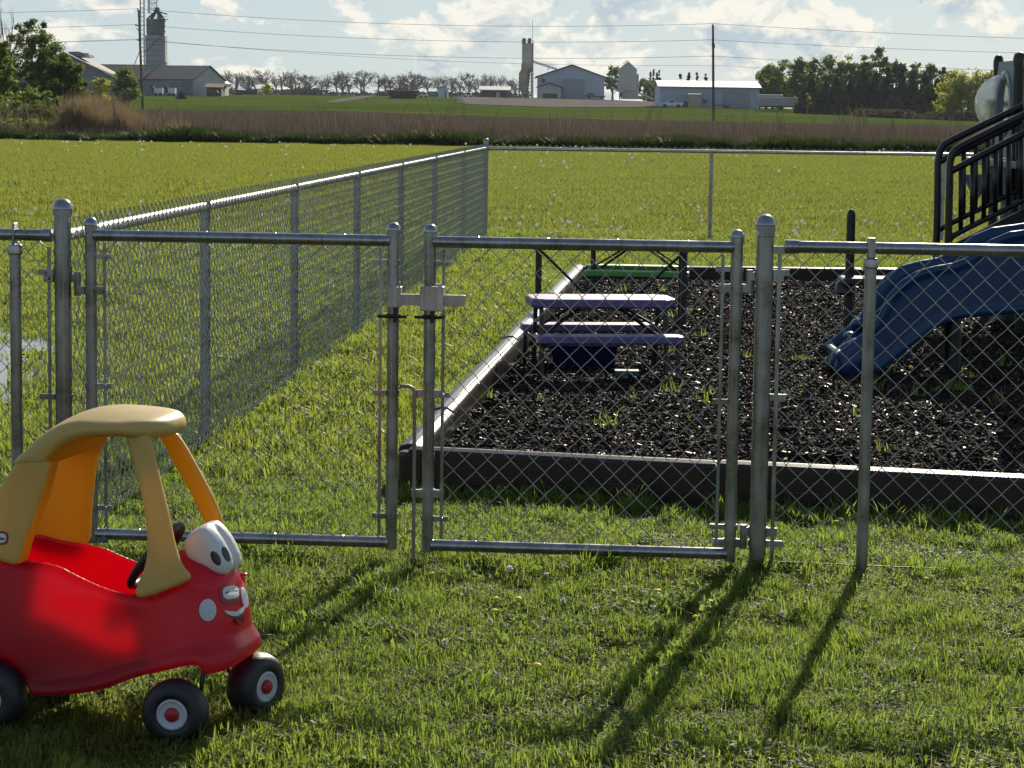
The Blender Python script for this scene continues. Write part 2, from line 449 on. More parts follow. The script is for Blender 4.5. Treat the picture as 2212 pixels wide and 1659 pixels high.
def hinge(parent, sp, sg, z):
    mb = MB()
    c = W(sp, z); mb.lathe(c, (0, 0, 1), [(TP+.001, -.016), (TP+.006, -.016), (TP+.006, .016), (TP+.001, .016)], 18)
    d = 1 if sg > sp else -1
    mb.box(W(sp-d*(TP+.018), z, -.01), (.036, .014, .03), (FD, FN, Vector((0, 0, 1)))); mb.tube(W(sp-d*(TP+.022), z, -.03), W(sp-d*(TP+.022), z, .01), .008, 8)
    gap = abs(sg-sp)-TP-RP
    mb.tube(W(sp+d*(TP+gap*.45), z+.022), W(sp+d*(TP+gap*.45), z-.062), .012, 10)
    mb.box(W(sp+d*(TP+gap*.25), z, -.004), (gap*.6, .018, .028), (FD, FN, Vector((0, 0, 1))))
    z2 = z-.042
    mb.box(W(sp+d*(TP+gap*.75), z2, -.004), (gap*.6, .018, .028), (FD, FN, Vector((0, 0, 1))))
    c = W(sg, z2); mb.lathe(c, (0, 0, 1), [(RP+.001, -.015), (RP+.005, -.015), (RP+.005, .015), (RP+.001, .015)], 18)
    mb.box(W(sg+d*(RP+.018), z2, -.01), (.04, .014, .028), (FD, FN, Vector((0, 0, 1)))); mb.tube(W(sg+d*(RP+.022), z2, -.03), W(sg+d*(RP+.022), z2, .01), .007, 8)
    mb.build('hinge', STEEL, parent, smooth=True)

gL, sL0, sL1, ztL, zbL = gate('fence_gate', 'left steel chain link gate leaf behind the toy car', (198, 800), (848, 800), 514, 1162, 474, True, 228, 821)
gR, sR0, sR1, ztR, zbR = gate('fence_gate', 'right steel chain link gate leaf carrying the square latch box', (927, 800), (1586, 800), 528, 1187, 489, False, 956, 1555)
def post_top(u, v): return FP(u, v)
spL, zpL = FP(138, 440); spR, zpR = FP(1650, 474)
spR = FP(1646, 800)[0]; spL = FP(137, 700)[0]
hinge(gL, spL, sL0, FP(138, 600)[1]); hinge(gL, spL, sL0, FP(138, 1135)[1])
hinge(gR, spR, sR1, FP(1650, 597)[1]); hinge(gR, spR, sR1, FP(1640, 1160)[1]+.02)
# latch
lz = FP(900, 646)[1]; slz0 = FP(862, 646)[0]; slz1 = FP(1007, 648)[0]
A3 = (FD, FN, Vector((0, 0, 1)))
mb = MB(); mb.box(W((slz0+slz1)/2, lz, -.03), (slz1-slz0, .02, .038), A3); mb.tube(W(slz0+.02, lz, -.046), W(slz0+.02, lz, -.03), .008, 8)
mb.box(W(slz0-.012, lz+.008, -.012), (.045, .05, .07), A3)
mb.tube(W(slz0+.006, lz+.01, -.035), W(slz0+.006, lz+.062, -.035), .004, 6)
mb.build('latch_bar', galv('latch_zinc', (.45, .40, .38), .5, .5), gL, bevel=.003)
sb = FP(937, 640)[0]
mb = MB(); mb.box(W(sb, lz+.006, -.037), (.082, .045, .086), A3); mb.box(W(sb+.02, lz+.05, -.02), (.03, .02, .012), A3)
mb.build('latch_box', galv('latch_zinc', (.45, .40, .38), .5, .5), gR, bevel=.004)
for par, ss in ((gL, sL1), (gR, sR0)):
    mb = MB(); z = lz-.06
    mb.tube(W(ss-.05, z, -.028), W(ss+.05, z, -.028), .0055, 8); mb.tube(W(ss+.012, z-.02, -.03), W(ss+.012, z+.03, -.03), .006, 8)
    mb.lathe(W(ss, z), (0, 0, 1), [(RP+.001, -.008), (RP+.006, -.008), (RP+.006, .008), (RP+.001, .008)], 16)
    mb.build('latch_bolt', BLACKM, par, smooth=True)
# drop rod on right leaf
sr_ = FP(897, 1000)[0]
mb = MB(); zr = FP(897, 850)[1]
mb.path([W(sr_-.052, zr+.03, -.03), W(sr_-.02, zr+.028, -.03), W(sr_-.005, zr+.02, -.03), W(sr_, zr, -.03), W(sr_, .01, -.03)], .0065, 10)
mb.build('drop_rod', simple('rod_steel', (.25, .23, .19), .45, .6), gR, smooth=True)
for v in (850, 1065):
    z = FP(930, v)[1]
    mb = MB(); mb.box(W((sr_+sR0)/2, z, -.014), (sR0-sr_+.02, .016, .028), A3); mb.lathe(W(sR0, z), (0, 0, 1), [(RP+.001, -.015), (RP+.005, -.015), (RP+.005, .015), (RP+.001, .015)], 16)
    mb.box(W(sR0+RP+.014, z, -.012), (.036, .014, .028), A3); mb.tube(W(sR0+RP+.016, z, -.028), W(sR0+RP+.016, z, .005), .007, 8)
    mb.build('rod_guide', STEEL, gR, smooth=True)

def fence_root(label, loc): return empty('chain_link_fence', loc, label, 'fence')
# right section of the front fence
fr = fence_root('front chain link fence section to the right of the gates', W(spR, 0))
mb = MB(); mb.tube(W(spR, -.1), W(spR, zpR-.02), TP, 24); cap(mb, W(spR, zpR-.02), TP)
mb.lathe(W(spR, zpR-.035), (0, 0, 1), [(TP*1.0, -.024), (TP*1.06, -.022), (TP*1.06, .012)], 20)
tag(mb.build('post', STEEL, fr, smooth=True), 'thick domed gate post at the end of the section')
slp = FP(1871, 900)[0]
mb = MB(); mb.tube(W(slp, -.1), W(slp, RZ-.035), .0205, 20); mb.lathe(W(slp, RZ-.07), (0, 0, 1), [(.0215, 0), (.026, .002), (.026, .03), (.024, .036), (.001, .037)], 20)
mb.box(W(slp, RZ, 0), (.027, .05, .07), A3); mb.build('post', STEEL, fr, smooth=True, bevel=.003)
s0r = FP(1697, 533)[0]; sE = s0r+2.2
mb = MB(); mb.tube(W(s0r+.01, RZ), W(sE, RZ), RP, 20); mb.lathe(W(s0r, RZ), FD, [(.001, -.004), (RP*1.15, -.003), (RP*1.18, 0), (RP*1.15, .045), (RP, .047)], 18)
mb.box(W((s0r+spR)/2+.01, RZ-.012, -.004), (s0r-spR-.02, .012, .026), A3)
mb.build('top_rail', STEEL, fr, smooth=True)
mb = MB(); mb.tube(W(slp+1.3, -.1), W(slp+1.3, RZ-.03), .0205, 16); mb.build('post', STEEL, fr, smooth=True)
sbr = FP(1678, 800)[0]
mb = MB(); mb.box(W(sbr, RZ/2+.02, -.003), (.014, .006, RZ-.06), A3); mb.build('tension_bar', STEEL, fr)
mb = MB(); chain(mb, W, sbr, sE, .02, RZ-.02, off=.02, zphase=1); mb.build('wire_mesh', WIRE, fr, smooth='all')
for v in (600-12, 857, 1165+8): mb = MB(); band(mb, W, spR, FP(1650, v)[1], TP, 1, .022, .055); mb.build('brace_band', STEEL, fr, smooth=True)
mb = MB(); mb.tube(W(spR-.02, .05, -.03), W(slp+.3, .03, .03), .0025, 6); mb.build('tie_wire', RUST, fr)
# left section
fl = fence_root('front chain link fence section at the far left edge beyond the gates', W(spL, 0))
mb = MB(); mb.tube(W(spL, -.1), W(spL, zpL-.02), TP, 24); cap(mb, W(spL, zpL-.02), TP*1.02)
for v in (510, 545, 580): mb.lathe(W(spL, FP(138, v)[1]), (0, 0, 1), [(TP+.0005, -.011), (TP+.003, -.011), (TP+.003, .011), (TP+.0005, .011)], 20)
tag(mb.build('post', STEEL, fl, smooth=True), 'thick domed gate post where the side fence starts')
sl2 = FP(35, 750)[0]; RZl = FP(40, 507)[1]
mb = MB(); mb.tube(W(sl2, -.1), W(sl2, RZl-.035), .0205, 20); mb.lathe(W(sl2, RZl-.07), (0, 0, 1), [(.0215, 0), (.026, .002), (.026, .03), (.024, .036), (.001, .037)], 20)
mb.box(W(sl2, RZl+.004, 0), (.009, .05, .075), A3); mb.build('post', STEEL, fl, smooth=True, bevel=.002)
s1l = FP(112, 507)[0]
mb = MB(); mb.tube(W(sl2-2, RZl), W(s1l-.01, RZl), RP, 20); mb.lathe(W(s1l-.03, RZl), FD, [(RP, -.002), (RP*1.18, 0), (RP*1.18, .03), (.001, .034)], 18)
mb.box(W((s1l+spL)/2-.006, RZl-.008, -.004), (spL-s1l, .012, .026), A3); mb.build('top_rail', STEEL, fl, smooth=True)
sbl = FP(108, 750)[0]
mb = MB(); mb.box(W(sbl, RZl/2, -.003), (.012, .006, RZl-.08), A3); mb.build('tension_bar', STEEL, fl)
mb = MB(); chain(mb, W, sl2-1.9, sbl, .02, RZl-.02, off=.02); mb.build('wire_mesh', WIRE, fl, smooth='all')
for v in (588, 857): mb = MB(); band(mb, W, spL, FP(138, v)[1], TP, -1, .02, .055); mb.build('brace_band', STEEL, fl, smooth=True)

# side fence running away from the left gate post
SA = W(spL, 0); SB = Vector((-.36, 29.4, 0)); SDir = (SB-SA).normalized(); SL = (SB-SA).length; SN = Vector((SDir.y, -SDir.x, 0))
def WS(s, z, off=0): return SA+SDir*s+SN*off+Vector((0, 0, z))
fs_ = fence_root('long chain link fence receding from the left gate post to the far corner', SA)
HS = 1.13
mb = MB(); mb.tube(WS(.03, HS), WS(SL, HS), .022, 16)
mb.build('top_rail', galv('rail_zinc', (.5, .5, .5), .33, .8), fs_, smooth=True)
for Y in (10.95, 13.7, 16.6, 19.5, 22.5, 25.9, 29.4):
    s = (Y-SA.y)/SDir.y; mb = MB(); last = Y > 29
    mb.tube(WS(s, -.1), WS(s, HS+(.09 if last else -.02)), .03 if last else .024, 16)
    if last: cap(mb, WS(s, HS+.09), .03)
    else: mb.box(WS(s, HS-.0, 0), (.012, .05, .055), (SDir, SN, Vector((0, 0, 1))))
    o = mb.build('post', STEEL, fs_, smooth=True)
    if last: tag(o, 'domed corner post at the far end')
mb = MB(); chain(mb, WS, .05, SL-.03, .02, HS+.065, r=.0024, n=3, off=.027); mb.build('wire_mesh', WIRE, fs_, smooth='all')
# back fence
BA = SB; BDr = (G(1527, 520)-G(1045, 514)); BDr.z = 0; BDr.normalize(); BN = Vector((-BDr.y, BDr.x, 0))
HB = 1.13
def WB(s, z, off=0): return BA+BDr*s+BN*off+Vector((0, 0, z))
fb = fence_root('back chain link fence across the lawn behind the picnic tables', BA)
# aim rail at its far right pixel
mb = MB(); mb.tube(WB(.03, HB), WB(11, HB), .021, 14)
mb.lathe(WB(.06, HB), BDr, [(.021, -.02), (.027, -.015), (.027, .03), (.021, .035)], 14)
mb.build('top_rail', galv('rail_zinc', (.5, .5, .5), .33, .8), fb, smooth=True)
for s in (2.8, 5.7, 8.6):
    mb = MB(); mb.tube(WB(s, -.1), WB(s, HB-.02), .024, 12); mb.box(WB(s, HB-.01), (.04, .05, .05), (BDr, BN, Vector((0, 0, 1)))); mb.build('post', STEEL, fb, smooth=True)
mb = MB(); chain(mb, WB, .05, 11, .02, HB+.055, r=.0021, n=3, off=.025); mb.build('wire_mesh', WIRE, fb, smooth='all')

# ------------------------------------------------------------------ playground bed
bedP = [G(885, 961, .2), None, None, G(1250, 570, .2)]
c0 = Vector((bedP[0].x, bedP[0].y, 0)); dfr = G(2212, 1022, .2)-G(940, 961, .2); dfr.z = 0; dfr.normalize()
c3 = Vector((bedP[3].x, bedP[3].y, 0)); db = G(1900, 580, .2)-G(1260, 571, .2); db.z = 0; db.normalize()
c1 = c0+dfr*6.5; c2 = c3+db*9
TIMB = simple('weathered_brown_plastic_timber', (.017, .010, .009), .30, 0, .3, 6, bump=.12, bscale=220, spec=.42)
pb_ = empty('playground_border', c0, 'dark plastic timber border around the rubber mulch play area', 'border')
def timbers(a, b, skip_first=False):
    d = (b-a); L = d.length; d.normalize(); n = Vector((-d.y, d.x, 0)); k = max(1, int(round(L/1.22))); seg = L/k
    for i in range(k):
        mb = MB(); w = .052; h = .2+.004*((i*7) % 3-1); s0 = i*seg+.006; s1 = (i+1)*seg-.006
        prof = [(-w, 0), (-w, h-.026), (-w*.85, h-.010), (-w*.2, h), (w*.35, h-.001), (w*.9, h-.02), (w, h-.04), (w, 0)]
        po = [a+d*s0+n*q+Vector((0, 0, z)) for q, z in prof]; mb.prism(po, d*(s1-s0))
        # stake knuckle at the joint and two shallow feet cut-outs shown as recessed pads
        mb.lathe(a+d*(s0+.0)+Vector((0, 0, 0)), (0, 0, 1), [(.055, 0), (.055, h-.03), (.045, h-.02), (.001, h-.02)], 12)
        for q in (.28, .72):
            mb.box(a+d*(s0+(s1-s0)*q)-n*(w+.003)+Vector((0, 0, .07)), (.2, .012, .05), (d, n, Vector((0, 0, 1))))
        mb.build('timber', TIMB, pb_, bevel=.006)
timbers(c0, c1); timbers(c3, c0+Vector((.0, .06, 0))); timbers(c3+db*.06, c2)
# mulch sheet
MUL = bpy.data.materials.new('rubber_mulch'); MUL.use_nodes = True; nt = MUL.node_tree; b = nt.nodes['Principled BSDF']
geo = nt.nodes.new('ShaderNodeNewGeometry'); wn = nt.nodes.new('ShaderNodeObjectInfo')
r = ramp(nt, geo.outputs['Random Per Island'], [(0, (.004, .003, .003)), (.45, (.014, .009, .008)), (.72, (.04, .018, .014)), (.9, (.085, .042, .026)), (1, (.18, .11, .07))])
nt.links.new(r.outputs['Color'], b.inputs['Base Color']); rr_m = ramp(nt, geo.outputs['Random Per Island'], [(0, (.85,)*3), (.8, (.7,)*3), (.84, (.5,)*3), (1, (.42,)*3)], 'CONSTANT'); nt.links.new(rr_m.outputs['Color'], b.inputs['Roughness']); b.inputs['Specular IOR Level'].default_value = .2
MULB = simple('mulch_bed', (.011, .009, .009), 1, 0, .5, 30, bump=1, bscale=70, spec=0)
MZ = .06
mb = MB(); inn = [c0+dfr*.06+Vector((0, .06, MZ)), c1+Vector((0, 0, MZ)), c2+Vector((0, 0, MZ)), c3+Vector((.06, 0, MZ))]
mb.add(inn, [(0, 1, 2, 3)]); tag(mb.build('mulch_bed', MULB), kind='structure')
def in_poly(x, y, poly):
    c = False; n = len(poly)
    for i in range(n):
        a, b_ = poly[i], poly[(i+1) % n]
        if (a[1] > y) != (b_[1] > y) and x < (b_[0]-a[0])*(y-a[1])/(b_[1]-a[1])+a[0]: c = not c
    return c
def in_poly_np(X, Y, poly):
    c = np.zeros(X.shape, bool); n = len(poly)
    for i in range(n):
        a, b_ = poly[i], poly[(i+1) % n]
        if a[1] == b_[1]: continue
        c ^= ((a[1] > Y) != (b_[1] > Y)) & (X < (b_[0]-a[0])*(Y-a[1])/(b_[1]-a[1])+a[0])
    return c
BED = [(p.x, p.y) for p in (c0, c1, c2, c3)]

# ------------------------------------------------------------------ scatter with geometry nodes
STRAW = simple('dead_thatch', (.22, .17, .09), .85, 0, .35, 9)
def patch(name, nb, R, h, w, lean=.5, seg=2, square=False, mat=None, bend=.6, leafy=0.0, hv=.5, thatch=0.0):
    """a small piece of turf: nb blades inside radius R"""
    vs = []; fs = []; mi = []
    for i in range(nb):
        if square: x, y = random.uniform(-R, R), random.uniform(-R, R)
        else:
            q = R*sqrt(random.random()); a = random.random()*2*pi; x, y = q*cos(a), q*sin(a)
        a = random.random()*2*pi; dx, dy = cos(a), sin(a); px, py = -dy, dx
        hh = h*(1-hv+2*hv*random.random()); ww = w*(.7+.6*random.random()); ln = hh*lean*random.random()*1.6
        if random.random() < leafy: ww *= 3.2; hh *= .55; ln = hh*1.3
        dead = random.random() < thatch
        if dead: hh *= .35; ln = h*1.6; ww *= .7
        mi += [1 if dead else 0]*seg
        b0 = len(vs)
        vs += [(x-px*ww/2, y-py*ww/2, -.01), (x+px*ww/2, y+py*ww/2, -.01)]
        for k in range(1, seg):
            t = k/seg; o = ln*t**1.7; vs += [(x+dx*o-px*ww*.45, y+dy*o-py*ww*.45, hh*t), (x+dx*o+px*ww*.45, y+dy*o+py*ww*.45, hh*t)]
        zt = hh*(1-.25*bend*ln/hh); vs.append((x+dx*ln, y+dy*ln, zt))
        for k in range(seg-1): fs.append((b0+2*k, b0+2*k+1, b0+2*k+3, b0+2*k+2))
        fs.append((b0+2*(seg-1), b0+2*(seg-1)+1, b0+2*seg))
    me = bpy.data.meshes.new(name); me.from_pydata(vs, [], fs); me.materials.append(mat); me.materials.append(STRAW); me.polygons.foreach_set('material_index', mi); me.update()
    return bpy.data.objects.new(name, me)
def scatter(name, pts, sources, label=None, smin=.8, smax=1.2, tilt=.12, zs=None):
    """pts Nx3. One object: vertices + a node group that stands a source on each vertex"""
    n = len(pts); me = bpy.data.meshes.new(name); me.vertices.add(n); me.vertices.foreach_set('co', np.asarray(pts, dtype=np.float32).ravel())
    rot = np.zeros((n, 3), np.float32); rot[:, 2] = RNG.uniform(0, 2*pi, n); rot[:, 0] = RNG.normal(0, tilt, n); rot[:, 1] = RNG.normal(0, tilt, n)
    a = me.attributes.new('rot', 'FLOAT_VECTOR', 'POINT'); a.data.foreach_set('vector', rot.ravel())
    s = RNG.uniform(smin, smax, n).astype(np.float32)
    if zs is not None: s = s*zs.astype(np.float32)
    a = me.attributes.new('scl', 'FLOAT', 'POINT'); a.data.foreach_set('value', s)
    a = me.attributes.new('pick', 'INT', 'POINT'); a.data.foreach_set('value', RNG.integers(0, len(sources), n).astype(np.int32))
    me.update(); o = bpy.data.objects.new(name, me); COL.objects.link(o)
    g = bpy.data.node_groups.new(name, 'GeometryNodeTree'); g.interface.new_socket('Geometry', in_out='INPUT', socket_type='NodeSocketGeometry'); g.interface.new_socket('Geometry', in_out='OUTPUT', socket_type='NodeSocketGeometry')
    gi = g.nodes.new('NodeGroupInput'); go = g.nodes.new('NodeGroupOutput'); ip = g.nodes.new('GeometryNodeInstanceOnPoints'); jg = g.nodes.new('GeometryNodeGeometryToInstance')
    jn = g.nodes.new('GeometryNodeJoinGeometry')
    for so in reversed(sources):
        q = g.nodes.new('GeometryNodeObjectInfo'); q.inputs['Object'].default_value = so; q.inputs['As Instance'].default_value = True
        g.links.new(q.outputs['Geometry'], jn.inputs[0])
    def attr(nm, t):
        q = g.nodes.new('GeometryNodeInputNamedAttribute'); q.data_type = t; q.inputs['Name'].default_value = nm; return q.outputs[0]
    g.links.new(gi.outputs[0], ip.inputs['Points']); g.links.new(jn.outputs[0], ip.inputs['Instance']); ip.inputs['Pick Instance'].default_value = True
    g.links.new(attr('pick', 'INT'), ip.inputs['Instance Index'])
    er = g.nodes.new('FunctionNodeEulerToRotation'); g.links.new(attr('rot', 'FLOAT_VECTOR'), er.inputs[0]); g.links.new(er.outputs[0], ip.inputs['Rotation'])
    g.links.new(attr('scl', 'FLOAT'), ip.inputs['Scale']); g.links.new(ip.outputs[0], go.inputs[0])
    md = o.modifiers.new('scatter', 'NODES'); md.node_group = g
    return tag(o, label, None, None, 'stuff')
def field(y0, y1, spacing, u0=-450, u1=2650, jitter=.5):
    P = []; y = y0
    while y < y1:
        xa = (u0-1106)/5100*y; xb = (u1-1106)/5100*y; n = int((xb-xa)/spacing)+1
        xs = xa+(np.arange(n)+RNG.uniform(-jitter, jitter, n))*spacing; ys = y+RNG.uniform(-jitter, jitter, n)*spacing
        P.append(np.stack([xs, ys], 1)); y += spacing
    P = np.concatenate(P); return P
GR = leafmat('grass_blade', [(.022, .046, .010), (.055, .095, .020), (.18, .165, .06)], (.46, .64, .08), .5, .55, 1.6, spec=.14)
GRM = leafmat('grass_blade_mid', [(.030, .052, .012), (.068, .10, .020), (.155, .15, .05)], (.46, .57, .075), .5, .5, .7, spec=.14)
GRF = leafmat('grass_blade_far', [(.030, .055, .012), (.068, .098, .020), (.145, .14, .04)], (.41, .465, .07), .5, .6, .22, spec=.12)
PUD = [(-3.6, 10.9), (-2.85, 11.2), (-2.62, 12.6), (-2.75, 15), (-3.25, 16.8), (-3.8, 18.4), (-4.8, 19.6), (-6.2, 18.5), (-6.3, 14), (-5, 12)]
def keep(P, margin=0):
    k = ~in_poly_np(P[:, 0], P[:, 1], [(x, y) for x, y in [(c0.x-margin, c0.y-margin), (c1.x, c1.y-margin), (c2.x, c2.y+margin), (c3.x-margin, c3.y+margin)]])
    return P[k]
near_src = [patch('turf_a', 430, .17, .030, .0036, 1.0, 3, mat=GR, leafy=.06, hv=.7, thatch=.10), patch('turf_b', 420, .17, .024, .0036, 1.3, 3, mat=GR, leafy=.22, hv=.7, thatch=.16), patch('turf_c', 400, .17, .037, .0036, .8, 3, mat=GR, leafy=.03, hv=.7, thatch=.06), patch('turf_h', 300, .15, .026, .005, 1.5, 3, mat=GR, leafy=.5, hv=.6, thatch=.12)]
def with_z(P): return np.column_stack([P, [tz(x, y) for x, y in P] if P[0, 1] > 100 else np.zeros(len(P))])
P = keep(field(3.8, 10.5, .122, -700, 3150), .05)
scatter('grass', with_z(P), near_src, 'short sunlit lawn grass in the foreground', .62, 1.15, .12, .88+.16*np.sin(P[:, 0]*5.1+2*np.sin(P[:, 1]*2.3))*np.sin(P[:, 1]*4.3+P[:, 0]*1.7))
# longer tufts along fence bottoms and border
tuft = [patch('tuft_a', 45, .05, .095, .005, .6, 3, mat=GR), patch('tuft_b', 35, .05, .07, .008, .7, 3, mat=GR, leafy=.2)]
T = []
for i in range(60):
    s = random.choice([random.uniform(spR, 3.2), random.uniform(-.62, -.5)]); p = W(s, 0, random.gauss(.02, .07)); T.append((p.x, p.y, 0))
for i in range(260):
    s = random.uniform(-.05, 4.6); p = c0+dfr*s+Vector((random.gauss(0, .02), -.12-abs(random.gauss(0, .10)), 0)); T.append((p.x, p.y, 0))
for i in range(160):
    s = random.uniform(0, 12); p = c0+(c3-c0).normalized()*s; T.append((p.x-.1-abs(random.gauss(0, .05)), p.y, 0))
for i in range(260):
    s = random.uniform(0, SL); p = WS(s, 0, random.gauss(0, .06)); T.append((p.x, p.y, 0))
scatter('grass_tufts', np.array(T), tuft, 'longer grass tufts along the fence and border', .4, .9, .25)
mid_src = [patch('turf_d', 420, .3, .05, .007, .6, 2, mat=GRM, leafy=.05, thatch=.1), patch('turf_e', 420, .3, .042, .007, .8, 2, mat=GRM, leafy=.12, thatch=.16)]
P = keep(field(10.2, 31, .27, -600, 2950), .08); k = ~in_poly_np(P[:, 0], P[:, 1], PUD); k |= RNG.random(len(P)) < .16
scatter('grass_lawn_middle', with_z(P[k]), mid_src, 'bright backlit lawn between the fences', .6, 1.35, .1)
far_src = [patch('turf_f', 700, .8, .055, .016, .6, 1, mat=GRF, square=True), patch('turf_g', 700, .8, .048, .016, .9, 1, mat=GRF, square=True)]
P = field(30, 110, .95)
scatter('grass_lawn_far', with_z(P), far_src, 'wide yellow-green lawn beyond the back fence', .8, 1.25, .03)
# puddle
wm, nt, b = newmat('puddle_water'); b.inputs['Base Color'].default_value = (.03, .035, .03, 1); b.inputs['Roughness'].default_value = .04; b.inputs['Specular IOR Level'].default_value = .5
nn = noise(nt, 5, 3, coord='geo'); bp = nt.nodes.new('ShaderNodeBump'); bp.inputs['Strength'].default_value = .08; bp.inputs['Distance'].default_value = .02; nt.links.new(nn.outputs['Fac'], bp.inputs['Height']); nt.links.new(bp.outputs['Normal'], b.inputs['Normal'])
mb = MB(); mb.add([(x, y, .015) for x, y in smooth_poly(PUD)], [tuple(range(len(PUD)*4))]); tag(mb.build('puddle_water', wm), kind='structure')

# mulch chips
def chips(name, n, R):
    vs = []; fs = []
    for i in range(n):
        q = R*sqrt(random.random()); a = random.random()*2*pi; x, y = q*cos(a), q*sin(a); z = random.uniform(-.004, .014)
        L = random.uniform(.009, .030); Wd = L*random.uniform(.3, .7); T_ = random.uniform(.003, .006)
        e = Matrix.Rotation(random.random()*2*pi, 3, 'Z') @ Matrix.Rotation(random.gauss(0, .6), 3, 'X') @ Matrix.Rotation(random.gauss(0, .6), 3, 'Y')
        b0 = len(vs)
        for sx, sy, sz in ((-1, -1, -1), (1, -.7, -1), (.8, 1, -1), (-1, .8, -1), (-.9, -1, 1), (1, -.6, 1), (.7, .9, 1), (-.9, .7, 1)):
            p = e @ Vector((sx*L/2, sy*Wd/2, sz*T_/2)); vs.append((x+p.x, y+p.y, z+p.z))
        fs += [(b0+4, b0+5, b0+6, b0+7), (b0, b0+1, b0+5, b0+4), (b0+1, b0+2, b0+6, b0+5), (b0+2, b0+3, b0+7, b0+6), (b0+3, b0, b0+4, b0+7)]
    me = bpy.data.meshes.new(name); me.from_pydata(vs, [], fs); me.materials.append(MUL); me.update(); return bpy.data.objects.new(name, me)
csrc = [chips('chips_a', 720, .19), chips('chips_b', 720, .19)]
P = field(8.6, 22, .2, 700, 2750); k = in_poly_np(P[:, 0], P[:, 1], [(c0.x+.13, c0.y+.1), (c1.x, c1.y+.13), (c2.x, c2.y-.2), (c3.x+.13, c3.y-.2)]); P = P[k]
scatter('rubber_mulch', np.column_stack([P, np.full(len(P), MZ+.006)]), csrc, 'shredded black and brown rubber mulch', .8, 1.3, .04)
T = []
for i in range(150):
    y = random.choice([random.uniform(10, 21), random.gauss(13.5, .8)]); x = random.uniform(.0, 4.4)
    if y < 16 and random.random() < .5: x = random.gauss(2.6, .8)
    if in_poly(x, y, BED) and in_poly(x-.1, y-.15, BED): T.append((x, y, MZ))
scatter('weed_tufts', np.array(T), [patch('tuft_c', 16, .05, .08, .007, .7, 3, mat=GR, leafy=.2), patch('tuft_d', 10, .03, .06, .010, .8, 3, mat=GR, leafy=.4)], 'small weeds growing through the mulch', .4, 1.1, .2)

# taller dark verge, dry stalks
VG = leafmat('verge_weed', [(.012, .026, .006), (.025, .045, .010), (.05, .075, .018)], (.07, .11, .02), .3, .6, .3, spec=.15)
P = []
for u in np.arange(-450, 2650, 6.5):
    for k in range(3):
        Y = 107.2+k*.9+.6*sin(u*.05); x = (u+random.uniform(-6, 6)-1106)/5100*Y; P.append((x, Y+random.uniform(-.4, .4), -.02))
P = np.array(P); zs = .75+.45*np.abs(np.sin(P[:, 0]*.31)+.5*np.sin(P[:, 0]*.83+1))
scatter('verge_weeds', P, [patch('verge_a', 260, .45, .40, .05, .5, 2, mat=VG, leafy=.2), patch('verge_b', 260, .45, .34, .05, .7, 2, mat=VG, leafy=.3)], 'dark ragged weeds along the edge of the lawn', .7, 1.15, .05, zs)
DRY = leafmat('dry_stalk', [(.033, .028, .020), (.085, .072, .053), (.23, .20, .145)], (.17, .125, .095), .25, .8, .6, spec=.1)
RDM = leafmat('tan_reed', [(.13, .10, .06), (.21, .16, .09), (.32, .25, .15)], (.30, .21, .11), .3, .7, .3, spec=.15)
s1_ = [patch('stalks_a', 420, 1.0, .62, .022, .25, 2, mat=DRY, square=True), patch('stalks_b', 420, 1.0, .5, .022, .35, 2, mat=DRY, square=True)]
P = field(110.5, 142, 1.5); scatter('dry_weeds', with_z(P), s1_, 'dry brown weeds standing beyond the lawn', .7, 1.25, .03)
s2_ = [patch('stalks_c', 420, 2.0, .22, .05, .5, 1, mat=DRY, square=True)]
P = field(142, 292, 3.4); scatter('dry_weeds_far', with_z(P), s2_, 'brown stubble field stretching to the poles', .6, 1.2, .03)
# sparse tall stems silhouetted on the field
st = [patch('stem_a', 10, .6, 1.3, .035, .3, 3, mat=DRY), patch('stem_b', 8, .4, 1.6, .032, .35, 3, mat=DRY)]
P = field(112, 126, 1.3); P = P[RNG.random(len(P)) < .35+.4*np.abs(np.sin(P[:, 0]*.23))]; scatter('tall_weed_stems', with_z(P), st, 'thin bare weed stems above the brown field', .6, 1.2, .08)
# tan reeds at left
P = []
for i in range(620):
    u = random.choice([random.gauss(185, 55), random.uniform(90, 400)]); Y = random.uniform(112, 126)
    if u > 440 or u < 70: continue
    P.append(((u-1106)/5100*Y, Y, tz((u-1106)/5100*Y, Y)))
P = np.array(P); uu = 1106+5100*P[:, 0]/P[:, 1]; zs = .30*np.exp(-((uu-190)/110)**2)+.34
scatter('tan_reeds', P, [patch('reed_a', 60, .5, 2.3, .03, .22, 3, mat=RDM, hv=.25), patch('reed_b', 60, .5, 2.0, .03, .3, 3, mat=RDM, hv=.3)], 'tall tan dried reeds beside the left trees', .45, 1.25, .1, zs*(1+.35*np.sin(P[:, 0]*1.9)*np.sin(P[:, 0]*.7+1)))
